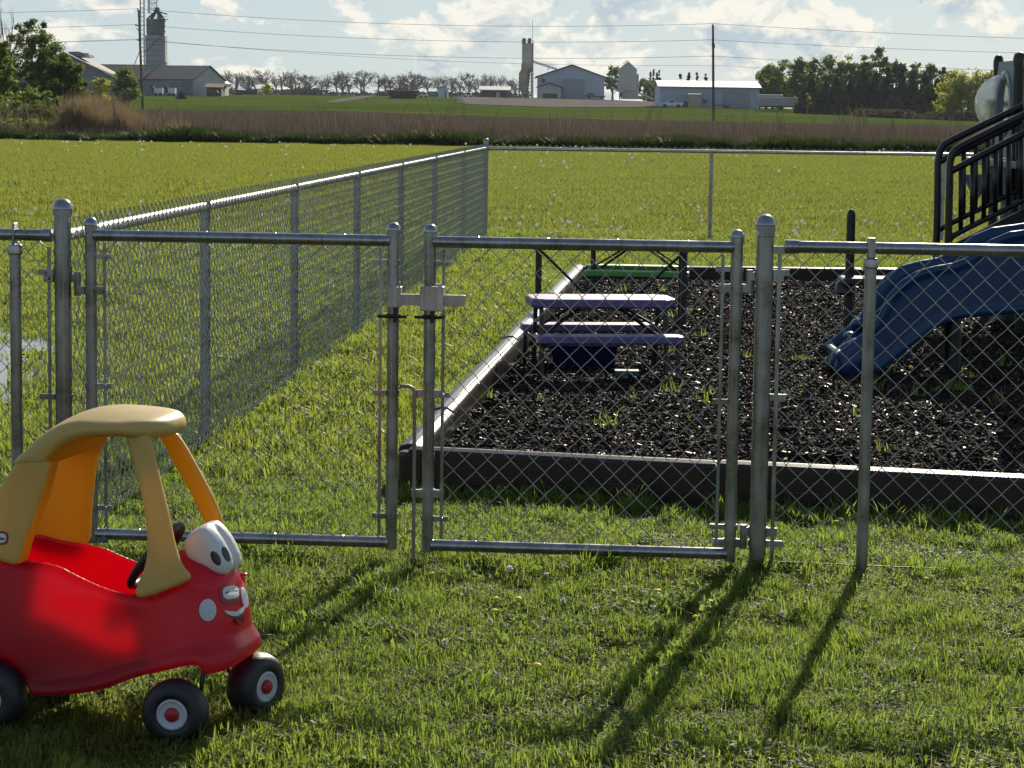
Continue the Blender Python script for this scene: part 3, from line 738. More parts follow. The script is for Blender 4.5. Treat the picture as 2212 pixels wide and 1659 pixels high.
# dandelion clocks and flowers
WH = leafmat('dandelion_fluff', [(.75, .75, .72)]*3, (.95, .95, .9), .6, .9, 5, spec=.0); YL = simple('dandelion_petal', (.85, .62, .02), .7, 0, .15, 40)
def puffs(name, pts, r, h, mat, label, flat=1.0):
    mb = MB()
    for (x, y) in pts:
        z = tz(x, y)+h*random.uniform(.6, 1.25); rr = r*random.uniform(.7, 1.15)
        mb.mi = 0
        if y > 28 or flat < 1:
            prof = [(rr*sin(a)+.0004, -rr*cos(a)*flat) for a in np.linspace(0, pi, 6)]; mb.lathe((x, y, z), (random.gauss(0, .2), random.gauss(0, .2), 1), prof, 7)
        else:
            for q_ in range(70):
                dv = Vector((random.gauss(0, 1), random.gauss(0, 1), random.gauss(.15, 1))).normalized(); sd = dv.cross(Vector((random.gauss(0, 1), random.gauss(0, 1), random.gauss(0, 1)))).normalized(); c_ = Vector((x, y, z)); L_ = rr*random.uniform(.8, 1.3); t_ = dv.cross(sd)
                e_ = c_+dv*L_; mb.add([c_+sd*.0004, e_+sd*.0022, e_-sd*.0022, e_+t_*.0022, e_-t_*.0022, c_-sd*.0004], [(0, 1, 2, 5), (1, 3, 2, 4)])
        mb.mi = 1; mb.path([(x+random.uniform(-.01, .01), y, 0), (x, y, z)], .0018, 4, caps=False)
    o = mb.build(name, [mat, GR], smooth='all'); return tag(o, label, None, None, 'stuff')
pp = []
for i in range(330):
    Y = random.choice([random.uniform(85, 108), random.uniform(29, 40), random.uniform(29, 34), random.uniform(30, 105)])
    u = random.uniform(-200, 2400) if Y > 60 else random.choice([random.uniform(950, 2300), random.uniform(900, 2400), random.uniform(0, 900)])
    pp.append(((u-1106)/5100*Y, Y))
pp1 = [p for p in pp if p[1] > 60]; pp2 = [p for p in pp if p[1] <= 60]
puffs('dandelion_clocks_far', pp1, .045, .14, WH, 'white dandelion seed heads along the far edge of the lawn')
puffs('dandelion_clocks_middle', pp2, .022, .1, WH, 'white dandelion seed heads behind the back fence')
q = []
for i in range(60):
    Y = random.uniform(10.5, 27); u = random.uniform(1, 850) if Y > 12.5 else random.uniform(500, 880)
    p = ((u-1106)/5100*Y, Y)
    if not in_poly(p[0], p[1], BED): q.append(p)
for (u, v) in ((1100, 1255), (1058, 1372), (1285, 1335), (960, 1420), (1312, 1170), (1290, 1180), (1750, 1300), (1690, 1360), (1400, 1215), (1215, 1330), (905, 1190), (1765, 1108), (1010, 1245), (855, 1300), (1180, 1265)):
    p = G(u, v); q.append((p.x, p.y))
puffs('dandelion_clocks', q, .009, .045, WH, 'white dandelion seed heads in the near grass')
q = []
for (u, v) in ((1070, 1315), (1350, 1320), (1068, 1345), (1120, 1315), (1160, 1480), (1420, 1300), (1805, 1150), (1480, 1290), (1500, 1370), (300, 1465), (2000, 1280), (930, 1260)):
    p = G(u, v); q.append((p.x, p.y))
puffs('dandelion_flowers', q, .013, .05, YL, 'small yellow dandelion flowers in the near grass', .45)


# ------------------------------------------------------------------ toy car
TH = radians(13); CF = Vector((cos(TH), -sin(TH), 0)); CS = Vector((sin(TH), cos(TH), 0)); CO = Vector((-1.022, 6.035, 0))
def LP(u, v, ly):
    d = ray(u, v); P = CO+CS*ly; t = (P-CAM).dot(CS)/d.dot(CS); X = CAM+d*t-CO
    return X.dot(CF), X.z
def to_local(p): X = p-CO; return Vector((X.dot(CF), X.dot(CS), p.z))
def dir_local(d): return Vector((d.dot(CF), d.dot(CS), d.z))
car = empty('toy_car', CO, 'red and yellow plastic ride-on toy car with a smiling face and cartoon eyes', 'toy car', rz=-TH)
def plastic(name, cols, trans, tmix, rough=.38, wear=None):
    m = bpy.data.materials.new(name); m.use_nodes = True; nt = m.node_tree; nt.nodes.clear()
    out = nt.nodes.new('ShaderNodeOutputMaterial'); tc = nt.nodes.new('ShaderNodeTexCoord')
    n = noise(nt, 5, 5, .6, vec=tc.outputs['Object']); n2 = noise(nt, 330, 2, .5, vec=tc.outputs['Object'])
    r = ramp(nt, n.outputs['Fac'], [(.3, cols[0]), (.7, cols[1])])
    colr = r.outputs['Color']
    if wear:
        sp = nt.nodes.new('ShaderNodeSeparateXYZ'); nt.links.new(tc.outputs['Object'], sp.inputs[0])
        mr = nt.nodes.new('ShaderNodeMapRange'); mr.inputs['From Min'].default_value = .10; mr.inputs['From Max'].default_value = .26; nt.links.new(sp.outputs['X'], mr.inputs['Value'])
        mx = nt.nodes.new('ShaderNodeMixRGB'); nt.links.new(mr.outputs[0], mx.inputs[0]); nt.links.new(colr, mx.inputs[1]); mx.inputs[2].default_value = (*wear, 1); colr = mx.outputs[0]
    if wear:   # splashed soil along the lower edge and faint scuffs
        dn = noise(nt, 38, 6, .7, vec=tc.outputs['Object']); mz_ = nt.nodes.new('ShaderNodeMapRange'); mz_.inputs['From Min'].default_value = .30; mz_.inputs['From Max'].default_value = .08; nt.links.new(sp.outputs['Z'], mz_.inputs['Value'])
        mm = nt.nodes.new('ShaderNodeMath'); mm.operation = 'MULTIPLY'; nt.links.new(dn.outputs['Fac'], mm.inputs[0]); nt.links.new(mz_.outputs[0], mm.inputs[1])
        dr = ramp(nt, mm.outputs[0], [(.36, (0,)*3), (.62, (.7,)*3)]); mx2 = nt.nodes.new('ShaderNodeMixRGB'); nt.links.new(dr.outputs['Color'], mx2.inputs[0]); nt.links.new(colr, mx2.inputs[1]); mx2.inputs[2].default_value = (.10, .06, .04, 1); colr = mx2.outputs[0]
    pb = nt.nodes.new('ShaderNodeBsdfPrincipled'); pb.inputs['Specular IOR Level'].default_value = .5
    rn = ramp(nt, n.outputs['Fac'], [(.3, (rough-.06,)*3), (.7, (rough+.10,)*3)]); nt.links.new(rn.outputs['Color'], pb.inputs['Roughness'])
    nt.links.new(colr, pb.inputs['Base Color'])
    bp = nt.nodes.new('ShaderNodeBump'); bp.inputs['Strength'].default_value = .25; bp.inputs['Distance'].default_value = .0012; nt.links.new(n2.outputs['Fac'], bp.inputs['Height']); nt.links.new(bp.outputs['Normal'], pb.inputs['Normal'])
    tr = nt.nodes.new('ShaderNodeBsdfTranslucent'); tr.inputs['Color'].default_value = (*trans, 1)
    ms = nt.nodes.new('ShaderNodeMixShader'); ms.inputs[0].default_value = tmix
    nt.links.new(pb.outputs[0], ms.inputs[1]); nt.links.new(tr.outputs[0], ms.inputs[2]); nt.links.new(ms.outputs[0], out.inputs['Surface'])
    return m
RED = plastic('red_plastic', [(.25, .004, .020), (.31, .006, .026)], (.95, .02, .075), .5, .36, wear=(.25, .026, .05))
TAN = plastic('sun_faded_yellow_plastic', [(.50, .34, .08), (.56, .40, .11)], (.9, .55, .10), .12, .46)
TANR = plastic('sun_faded_roof_plastic', [(.50, .35, .10), (.57, .41, .13)], (.9, .6, .15), .08, .42)
ORG = plastic('orange_yellow_plastic', [(.82, .36, .014), (.9, .42, .02)], (1, .62, .05), .5, .45)
WHP = plastic('white_plastic', [(.66, .67, .68), (.72, .72, .73)], (.8, .8, .8), .08, .35)
TYRE = simple('black_tyre_plastic', (.014, .014, .02), .45, 0, .25, 9, bump=.2, bscale=250, spec=.5)
HUBW = simple('grey_white_hub_plastic', (.50, .54, .60), .45, 0, .08, 20)
HUBR = simple('red_hub_cap', (.35, .01, .02), .4, 0, .1, 20)

# --- body
def xz(pts, ly): return [LP(u, v, ly) for u, v in pts]
rim = xz([(-40, 1190), (20, 1212), (105, 1222), (160, 1250), (230, 1279), (300, 1291), (345, 1283), (400, 1250)], -.185)
hood = xz([(452, 1222), (485, 1212), (505, 1228)], -.03)
low = xz([(560, 1410), (545, 1428), (480, 1437)], -.02)+xz([(425, 1437), (380, 1443), (300, 1464), (215, 1493), (140, 1505), (75, 1506), (20, 1500), (-40, 1500)], -.185)
nosex = sorted([(z, x+.008) for x, z in xz([(545, 1430), (556, 1412), (563, 1392), (563, 1372), (553, 1356), (546, 1344), (545, 1310), (537, 1262), (522, 1232), (508, 1212), (490, 1190)], .09)])
xr = -.37
sidep = [(xr, .40)]+[(x, z) for x, z in rim if x > xr+.02]+[(hood[0][0], hood[0][1]+.0), hood[1], (hood[2][0], hood[2][1]), (.45, hood[2][1]-.03), (.45, low[0][1])]+[(.40, low[0][1]-.005)]+low[1:]
sidep = [p for p in sidep if p[0] > xr-.001]+[(xr, low[-1][1])]
rimf_x = np.array([p[0] for p in rim]); rimf_z = np.array([p[1] for p in rim])
ps = poly_sdf(smooth_poly(sidep, 2))
nz_ = np.array([a for a, b in nosex]); nx_ = np.array([b for a, b in nosex])
def rbox2(x, y, x0, x1, hw, r0, r1):
    cx = (x0+x1)/2; r = np.where(x > cx, r1, r0)
    qx = np.abs(x-cx)-(x1-x0)/2+r; qy = np.abs(y)-hw+r
    return np.minimum(np.maximum(qx, qy), 0)+np.sqrt(np.maximum(qx, 0)**2+np.maximum(qy, 0)**2)-r
def ellipsoid(x, y, z, c, ax, R_):
    X = x-c[0]; Y = y-c[1]; Z = z-c[2]
    p = [X*a[0]+Y*a[1]+Z*a[2] for a in ax]; k = np.sqrt(sum((p[i]/R_[i])**2 for i in range(3))); return (k-1)*min(R_)
def body_sdf(x, y, z):
    xf = np.interp(z, nz_, nx_)
    hw = .205-.055*np.clip((z-.12)/.35, 0, 1)*np.clip((z-.12)/.35, 0, 1)
    d_side = ps(x, z)
    fl = np.clip(1-(-d_side)/.045, 0, 1); lowm = np.clip((.30-z)/.12, 0, 1)
    hw = hw-.012+.018*(fl**.7)*lowm
    # scooped door panel
    hw = hw-.010*np.exp(-((x-.02)/.16)**4)*np.exp(-((z-.24)/.10)**4)
    dp = rbox2(x, y, xr, xf, hw, .08, .15)
    d = smax(d_side, dp, .03)
    # crease where hood meets the face
    d = d+.004*np.exp(-((z-(.372-.35*(x-.30)))/.006)**2)*(x > .20)
    d = d+.0035*np.exp(-((x-.165-.06*(z-.3))/.0035)**2)*(z > .19)
    # cockpit
    dc = rbox2(x, y, xr+.03, .15-.25*(np.clip(z, .1, .5)-.33), hw-.022, .05, .05)
    dc = smax(dc, .125-z, .04)
    d = smax(d, -dc, .012)
    hump = ellipsoid(x, y, z, (.205, 0, .385), [(1, 0, 0), (0, 1, 0), (0, 0, 1)], (.095, .135, .068)); d = smin(d, hump, .03)
    # wheel arches at the rear
    da = np.sqrt((x+.262)**2+(z-.075)**2)-.104
    da = smax(da, .105-np.abs(y), .02)
    d = smax(d, -da, .02)
    # underside hollow
    du = rbox2(x, y, xr+.02, .34, hw-.02, .03, .1); du = smax(du, z-.105, .02)
    d = smax(d, -du, .015)
    # smile recess
    return d*.9
P, F = nets(body_sdf, (-.40, -.24, .05), (.43, .24, .50), .0052)
body = np_mesh('body', P, F, RED, car)
print('body verts', len(P), 'rim', rim, 'low', low, 'hood', hood)

def trace(sdf, u, v, tmax=8):
    o = to_local(CAM); d = dir_local(ray(u, v)).normalized(); t = 5.2; sd_ = fastf(sdf)
    for _ in range(160):
        p = o+d*t; q = sd_(p.x, p.y, p.z)
        if q < .0004: break
        t += max(q*.7, .0004)
        if t > tmax: return None, None
    e = .006; g = []
    for a in range(3):
        q = [p.x, p.y, p.z]; r_ = list(q); q[a] += e; r_[a] -= e
        g.append(sd_(*q)-sd_(*r_))
    return p, Vector(g).normalized()
def decal(name, sdf, outline, mat, parent, th=.0022, rings=5, dome=.0):
    cu = sum(p[0] for p in outline)/len(outline); cv = sum(p[1] for p in outline)/len(outline)
    n = len(outline); vs = []; ok = True
    p0_, n0_ = trace(sdf, cu, cv)
    if p0_ is None: return None
    vs.append(p0_+n0_*(th+dome))
    last = (p0_, n0_)
    for k in range(1, rings+1):
        t = k/rings
        for (u, v) in outline:
            p, nn_ = trace(sdf, cu+(u-cu)*t, cv+(v-cv)*t)
            if p is None or (p-p0_).length > .2: p, nn_ = last
            last = (p, nn_); vs.append(p+nn_*(th+dome*(1-t*t)))
    for i in range(n): vs.append(vs[1+(rings-1)*n+i]-n0_*(th*2.5))
    fs = [(0, 1+i, 1+(i+1) % n) for i in range(n)]
    for k in range(rings):
        for i in range(n): fs.append((1+k*n+i, 1+(k+1)*n+i, 1+(k+1)*n+(i+1) % n, 1+k*n+(i+1) % n))
    mb = MB(); mb.add(vs, fs); return mb.build(name, mat, parent, smooth=True, local=True)
def ell(cu, cv, a, b, rot=0, n=28): return [(cu+a*cos(t)*cos(rot)-b*sin(t)*sin(rot), cv+a*cos(t)*sin(rot)+b*sin(t)*cos(rot)) for t in [2*pi*i/n for i in range(n)]]
decal('cheek', body_sdf, ell(448, 1318, 18, 24, .0), HUBW, car, .003, dome=.002)
decal('cheek', body_sdf, ell(527, 1291, 6.5, 22, -.18), HUBW, car, .003)
DKR = simple('logo_red_rim', (.28, .01, .03), .4, 0, .1, 20); NAVY = simple('logo_navy', (.02, .04, .12), .5)
def rrect(cu, cv, a, b, rot=0, n=28, k=3.2):
    o = []
    for i in range(n):
        t = 2*pi*i/n; c_, s_ = cos(t), sin(t); x = a*(abs(c_)**(2/k))*(1 if c_ > 0 else -1); y = b*(abs(s_)**(2/k))*(1 if s_ > 0 else -1)
        o.append((cu+x*cos(rot)-y*sin(rot), cv+x*sin(rot)+y*cos(rot)))
    return o
lg = decal('logo_badge', body_sdf, rrect(495, 1283, 21, 21, -.15), DKR, car, .0015)
decal('badge_face', body_sdf, rrect(497, 1280, 16.5, 14, -.15), WHP, lg, .0032)
# mouth: dark opening, white teeth, lower lip
MOUTH = simple('mouth_dark', (.06, .05, .07), .5)
mo = [(483, 1319), (495, 1324), (508, 1324), (519, 1318), (526, 1308), (527, 1318), (524, 1330), (519, 1340), (513, 1343), (506, 1338), (496, 1331), (488, 1325)]
mu = decal('mouth', body_sdf, mo, MOUTH, car, .001, rings=4)
te = [(483, 1319), (495, 1323.5), (508, 1323.5), (519, 1317), (526, 1308), (527, 1314), (521, 1324), (511, 1331), (500, 1331), (490, 1327)]
decal('teeth', body_sdf, te, WHP, mu, .004, rings=4)
decal('lower_lip', body_sdf, [(505, 1338), (513, 1345), (521, 1341), (525, 1330), (526, 1336), (522, 1346), (514, 1350), (507, 1344)], RED, mu, .005, rings=3)
# brand lettering on the badge faces, made of real text outlines
def text_on(name, body, pL, pR, up, mat, parent, size):
    cu = bpy.data.curves.new(name, 'FONT'); cu.body = body; cu.size = 1; cu.align_x = 'CENTER'; cu.align_y = 'CENTER'; cu.extrude = .01; cu.offset = .02
    t = bpy.data.objects.new(name+'_tmp', cu); COL.objects.link(t); dg = bpy.context.evaluated_depsgraph_get(); me = bpy.data.meshes.new_from_object(t.evaluated_get(dg))
    bpy.data.objects.remove(t); me.materials.append(mat)
    xs = [q.co.x for q in me.vertices]; w = max(xs)-min(xs)
    X = (pR-pL); sx = X.length/w; X.normalize(); Z = X.cross(up).normalized(); Y_ = Z.cross(X)
    for q in me.vertices:
        q.co = (pL+pR)/2+X*(q.co.x*sx)+Y_*(q.co.y*size)+Z*(q.co.z*sx+.0006)
    o = bpy.data.objects.new(name, me); COL.objects.link(o); o.parent = parent; return o
a_, na = trace(body_sdf, 484, 1283); b_, nb = trace(body_sdf, 510, 1277)
text_on('lettering', 'little tikes', a_+na*.0042, b_+nb*.0042, Vector((0, 0, 1)), NAVY, lg, .011)

# --- roof and pillars
def pl(pts, ly): return [LP(u, v, ly) for u, v in pts]
rt = [LP(u, v, l) for u, v, l in [(18, 1012, -.175), (36, 980, -.175), (58, 953, -.165), (110, 915, -.13), (180, 886, -.06), (250, 877, 0), (340, 884, .02), (385, 898, .0), (399, 915, -.01), (398, 936, -.02)]]
rb = [LP(u, v, l) for u, v, l in [(390, 946, -.03), (350, 950, -.09), (300, 950, -.13), (250, 942, -.155), (185, 946, -.165), (140, 962, -.165), (112, 992, -.17), (104, 1008, -.17)]]
# upper edge is the crown of the canopy, seen at its middle; lower edge its near side
roofp = poly_sdf(smooth_poly([(x, z) for x, z in rt]+[(x, z) for x, z in rb], 2))
_rb = sorted(rb); RBX = np.array([q[0] for q in _rb]); RBZ = np.array([q[1] for q in _rb])
def roof_sdf(x, y, z):
    hw = .175+.012*np.clip((x+.30)/.1, 0, 1)
    lift = .018*(y/.17)**2    # canopy domes towards its middle
    zb_ = np.interp(x, RBX, RBZ); a = roofp(x, z+lift*np.clip((z-zb_-.008)/.03, 0, 1))
    b = rbox2(x, y, -.42, .178, hw, .02, .172)
    d = smax(a, b, .03)
    inner = smax(roofp(x+.0, z+lift)+.03, rbox2(x, y, -.5, .22, hw-.045, .02, .08), .02)
    return smax(d, -(inner), .01) if False else d
P, F = nets(roof_sdf, (-.36, -.21, .60), (.30, .21, .87), .006)
def split_idx(P, F, axis, cen):  # faces looking inwards or downwards keep the unfaded colour
    a, b, c = P[F[:, 0]], P[F[:, 1]], P[F[:, 2]]; n = np.cross(b-a, c-a); n /= np.linalg.norm(n, axis=1)[:, None]+1e-12
    return n, (a+b+c)/3
n_, c_ = split_idx(P, F, 0, 0)
midx = ((n_[:, 2] < -.8) | ((n_[:, 0] > .5) & (n_[:, 2] < -.1) & (c_[:, 0] < .1))).astype(int)
roof = np_mesh('roof', P, F, [TANR, ORG], car, midx=midx)
def pillar(name, pts, ly, y_bot, y_top, th, label=None, wide=None):
    pf = poly_sdf(smooth_poly(pl(pts, ly), 1)); q = pl(pts, ly); x0, x1 = min(a for a, b in q)-.03, max(a for a, b in q)+.03; z0, z1 = min(b for a, b in q)-.03, max(b for a, b in q)+.03
    def f(x, y, z):
        yc = y_bot+(y_top-y_bot)*np.clip((z-.40)/.36, -.3, 1.2)
        return smax(pf(x, z), np.abs(y-yc)-th, .014)
    lo = min(y_bot, y_top)-.08; hi = max(y_bot, y_top)+.08
    P, F = nets(f, (x0, lo, z0), (x1, hi, z1), .0055)
    n, c = split_idx(P, F, 0, 0); sgn = 1 if y_bot > 0 else -1
    midx = ((n[:, 1]*sgn < -.25) | ((n[:, 0] > .6) & (x1 < .05))).astype(int)
    o = np_mesh(name, P, F, [TAN, ORG], car, midx=midx)
    if label: o['label'] = label
    return o, f
pillar('pillar', [(252, 930), (304, 935), (322, 990), (345, 1065), (362, 1120), (378, 1180), (395, 1222), (418, 1244), (408, 1256), (350, 1278), (312, 1290), (298, 1280), (305, 1255), (320, 1215), (318, 1150), (300, 1070), (280, 1010)], -.165, -.178, -.118, .016)
pillar('pillar', [(350, 925), (388, 925), (408, 955), (440, 1020), (470, 1085), (488, 1150), (497, 1195), (470, 1195), (452, 1150), (420, 1070), (390, 1010), (362, 950)], .155, .172, .118, .016)
pillar('pillar', [(150, 935), (235, 925), (222, 960), (205, 990), (195, 1060), (188, 1120), (184, 1184), (150, 1182), (85, 1168), (68, 1160), (80, 1110), (108, 1040), (114, 990)], .16, .178, .155, .03)
o, rp_sdf = pillar('pillar', [(40, 984), (112, 986), (98, 1060), (78, 1120), (56, 1180), (50, 1216), (30, 1220), (-20, 1202), (-62, 1190), (-50, 1150), (-18, 1080), (15, 1025)], -.185, -.176, -.148, .030)
b1 = decal('logo_badge', rp_sdf, rrect(-2, 1162, 20, 15, .05), DKR, car, .0012)
if b1: decal('badge_face', rp_sdf, rrect(-2, 1162, 16, 10.5, .05), WHP, b1, .0026)
a_, na = trace(rp_sdf, -14, 1163); b_, nb = trace(rp_sdf, 11, 1163)
if a_ is not None and b_ is not None: text_on('lettering', 'little tikes', a_+na*.0032, b_+nb*.0032, Vector((0, 0, 1)), NAVY, b1, .010)

# --- eyes

ct, st_ = cos(radians(-52)), sin(radians(-52))
ea = [(ct, 0, st_), (0, 1, 0), (-st_, 0, ct)]
ec = LP(446, 1192, 0)
eyp = poly_sdf(smooth_poly(pl([(386, 1176), (398, 1156), (434, 1134), (454, 1152), (473, 1178), (492, 1220), (484, 1248), (457, 1247), (428, 1232), (397, 1212)], -.07), 1))
def eye_sdf(x, y, z):
    a = eyp(x, z)+.26*np.clip(np.abs(y)-.035, 0, 1)
    d = smax(a, np.abs(y)-.072, .022)
    # two lobes: a furrow down the middle of the front
    fr = np.clip((x-ec[0]+.0)/.05, 0, 1)
    return d+.012*np.exp(-(y/.012)**2)*fr
P, F = nets(eye_sdf, (ec[0]-.13, -.15, ec[1]-.13), (ec[0]+.13, .15, ec[1]+.13), .0045)
eyes = np_mesh('eyes', P, F, WHP, car)
PUP = simple('pupil_black', (.012, .013, .03), .3)
decal('pupil', eye_sdf, ell(466, 1206, 8.5, 17, -.5), PUP, eyes, .0015)
decal('pupil', eye_sdf, ell(488, 1197, 6.5, 17, -.4), PUP, eyes, .0015)

# --- steering wheel, seat, handle catch
mb = MB(); a = LP(292, 1262, 0); b2 = LP(383, 1138, 0); cc = Vector(((a[0]+b2[0])/2, 0, (a[1]+b2[1])/2)); dx = Vector((b2[0]-a[0], 0, b2[1]-a[1])); Rr = dx.length/2; dx.normalize(); ay = Vector((0, 1, 0))
ring = [cc+dx*(cos(t)*Rr)+ay*(sin(t)*Rr*.95) for t in [2*pi*i/40 for i in range(41)]]
mb.path(ring, .0115, 10, caps=False)
for t in (0, 2.1, 4.2): mb.tube(cc-Vector((0, 0, .0)), cc+dx*(cos(t)*Rr)+ay*(sin(t)*Rr*.95), .008, 8)
nrm = dx.cross(ay).normalized()
if nrm.x < 0: nrm = -nrm
mb.tube(cc-nrm*.01, cc+nrm*.11, .012, 10)
mb.build('steering_wheel', TYRE, car, smooth=True, local=True)
mb = MB(); mb.box((-.20, 0, .17), (.22, .30, .05)); mb.box((-.33, 0, .27), (.04, .3, .2)); mb.build('seat', RED, car, local=True, bevel=.015, bseg=3)
mb = MB(); mb.box((.275, .150, .335), (.05, .018, .05)); mb.box((.275, .153, .365), (.06, .018, .008)); mb.build('gas_cap', RED, car, local=True, bevel=.004)
# --- wheels
def wheel(c, axis, label=None, r=.084, w=.037):
    c = Vector(c); axis = Vector(axis).normalized()
    mb = MB(); prof = [(r*.46, w*.80), (r*.50, w*.98), (r*.62, w*1.04), (r*.80, w*.98), (r*.93, w*.72), (r*.99, w*.34), (r, 0), (r*.99, -w*.34), (r*.93, -w*.72), (r*.80, -w*.98), (r*.62, -w*1.04), (r*.50, -w*.98), (r*.46, -w*.8)]
    mb.lathe(c, axis, prof, 40)
    for q in (-.8, .8): mb.lathe(c, axis, [(r*.47, w*q), (.001, w*q)], 24)
    wo = mb.build('wheel', TYRE, car, smooth='all', local=True)
    if label: wo['label'] = label
    for sgn in (1, -1):
        mb = MB(); mb.lathe(c, axis*sgn, [(r*.47, w*.7), (r*.47, w*.95), (r*.42, w*1.02), (r*.37, w*.9), (r*.26, w*.86), (r*.22, w*.86), (.001, w*.86)], 32)
        ch = mb.build('rim', HUBW, wo, smooth=True, local=True)
        mb = MB(); mb.lathe(c, axis*sgn, [(r*.22, w*.86), (r*.215, w*1.02), (r*.17, w*1.12), (r*.08, w*1.16), (.001, w*1.17)], 24)
        mb.build('hub_cap', HUBR, wo, smooth=True, local=True)
    return wo
def wc(u, v, z):  # wheel centre from the pixel of its hub at a given height
    p = G(u, v, z); return to_local(p)
w1 = wc(379, 1537, .078); wheel(w1, (.10, -1, 0))
w2 = wc(562, 1480, .080); wheel(w2-Vector((.012, 0, 0)), (.93, -.37, 0), r=.087, w=.041)
wheel((wc(-18, 1504, .082)), (0, -1, 0), r=.092, w=.04)
wheel((wc(-18, 1504, .082))+Vector((0, .37, 0)), (0, 1, 0), r=.092, w=.04)
for (wv, top, off) in ((w1, Vector((w1.x+.055, w1.y+.05, .165)), .05), (w2-Vector((.012, 0, 0)), Vector((.235, w2.y-.03, .165)), -.045)):
    mb = MB(); mb.path([top+Vector((0, 0, .03)), top, top+(wv-top)*.25+Vector((.012, 0, -.02)), Vector((wv.x*.5+top.x*.5, top.y, .10)), Vector((wv.x, top.y, wv.z)), Vector((wv.x, wv.y, wv.z))], .0062, 8)
    mb.build('caster', BLACKM, car, smooth='all', local=True)

# ------------------------------------------------------------------ picnic tables
PURP = simple('purple_plastic', (.065, .038, .19), .42, 0, .08, 10, spec=1.0); GREENP = simple('lime_green_plastic', (.06, .27, .035), .45, 0, .08, 10, spec=.8); FRM = simple('black_table_frame', (.010, .009, .012), .4, 0, .2, 20)
def picnic(label, uL, uR, Yc, ztop, mat, tw, bench_h, rot, near_gap, wtop=.40, braces=True, legs_out=.06):
    xl = (uL-1106)/5100*Yc; xr_ = (uR-1106)/5100*Yc; L = xr_-xl; c = Vector(((xl+xr_)/2, Yc, MZ))
    t = empty('picnic_table', c, label, 'table', rz=rot); H = ztop
    def slab(name, y, z, l, w, th):
        mb = MB(); c_ = w*.16; mb.prism([Vector(q) for q in ((-l/2+c_, y-w/2, z-th), (l/2-c_, y-w/2, z-th), (l/2, y-w/2+c_, z-th), (l/2, y+w/2-c_, z-th), (l/2-c_, y+w/2, z-th), (-l/2+c_, y+w/2, z-th), (-l/2, y+w/2-c_, z-th), (-l/2, y-w/2+c_, z-th))], Vector((0, 0, th))); return mb.build(name, mat, t, local=True, bevel=.010, bseg=3)
    slab('table_top', 0, H, L, wtop, .052)
    for s in (-1, 1): slab('bench', s*(wtop/2+.17), bench_h, L*.99, .18, .046)
    for sx in (-1, 1):
        x = sx*(L/2-legs_out)
        for sy in (-1, 1):
            mb = MB(); mb.tube((x, sy*.13, H-.045), (x, sy*.20, 0), .0135, 8); mb.tube((x+.03*sx, sy*(wtop/2+.17), bench_h-.032), (x+.03*sx, sy*(wtop/2+.19), 0), .012, 8)
            mb.build('leg', FRM, t, smooth=True, local=True)
        mb = MB(); mb.tube((x, -(wtop/2+.22), bench_h-.05), (x, wtop/2+.22, bench_h-.05), .014, 8)
        mb.tube((x, -.14, H-.06), (x, .14, H-.06), .012, 8); mb.build('cross_bar', FRM, t, smooth=True, local=True)
        mb = MB(); mb.tube((x, 0, bench_h-.05), (sx*.09, 0, H-.05), .010, 8); mb.tube((x, .1, bench_h+.0), (sx*.12, .1, H-.05), .008, 8); mb.build('brace', FRM, t, smooth=True, local=True)
    return t
picnic('purple plastic topped child picnic table with two purple benches', 1138, 1452, 13.75, .46, PURP, .4, .27, radians(6.5), .17, wtop=.42)
picnic('green plastic topped child picnic table behind the purple one', 1262, 1488, 19.3, .47, GREENP, .4, .27, radians(-5), .17)
# tall black framed table between them
tb = empty('folding_table', Vector((.70, 17.0, MZ)), 'black folding table with thick square legs and dark top between the picnic tables', 'table')
mb = MB(); mb.box((0, 0, .565), (1.12, .3, .035)); mb.build('table_top', simple('dark_table_top', (.03, .028, .03), .5), tb, local=True, bevel=.01)
for sx in (-1, 1):
    for sy in (-1, 1):
        mb = MB(); mb.box((sx*.52, sy*.13, .28), (.042, .042, .56)); mb.build('leg', FRM, tb, local=True)
    mb = MB(); mb.tube((sx*.50, -.2, .54), (sx*.10, -.2, .16), .011, 6); mb.build('brace', FRM, tb, smooth=True, local=True)
mb = MB(); mb.box((0, -.2, .15), (.3, .02, .03)); mb.build('stretcher', FRM, tb, local=True)
# dark blue bin panel under the purple table
bx = G(1262, 808, MZ); binm = simple('navy_plastic', (.008, .008, .05), .7, 0, .15, 8, spec=.08)
tub = empty('storage_tub', bx+Vector((0, .1, 0)), 'dark blue plastic tub lying under the purple picnic table', 'tub')
mb = MB(); w0, h0 = .20, .15
mb.prism([Vector((-w0*.86, 0, 0)), Vector((w0*.86, 0, 0)), Vector((w0, 0, h0)), Vector((-w0, 0, h0))], Vector((0, .26, 0)))
mb.build('body', binm, tub, local=True, bevel=.02, bseg=3)
mb = MB(); mb.box((0, .13, h0), (w0*2.03, .275, .012)); mb.build('rim', binm, tub, local=True, bevel=.004)
p = G(1354, 822, MZ); mb = MB(); mb.prism([Vector((-.075, 0, 0)), Vector((.075, 0, 0)), Vector((.066, 0, .05)), Vector((-.066, 0, .05))], Vector((0, .09, 0))); mb.box((0, .045, .052), (.14, .10, .008))
tag(mb.build('toy_scoop_box', simple('teal_plastic', (.015, .13, .14), .6), origin=None, bevel=.006), 'small teal plastic toy box on the mulch by the purple table', 'toy')
bpy.data.objects['toy_scoop_box'].location = p

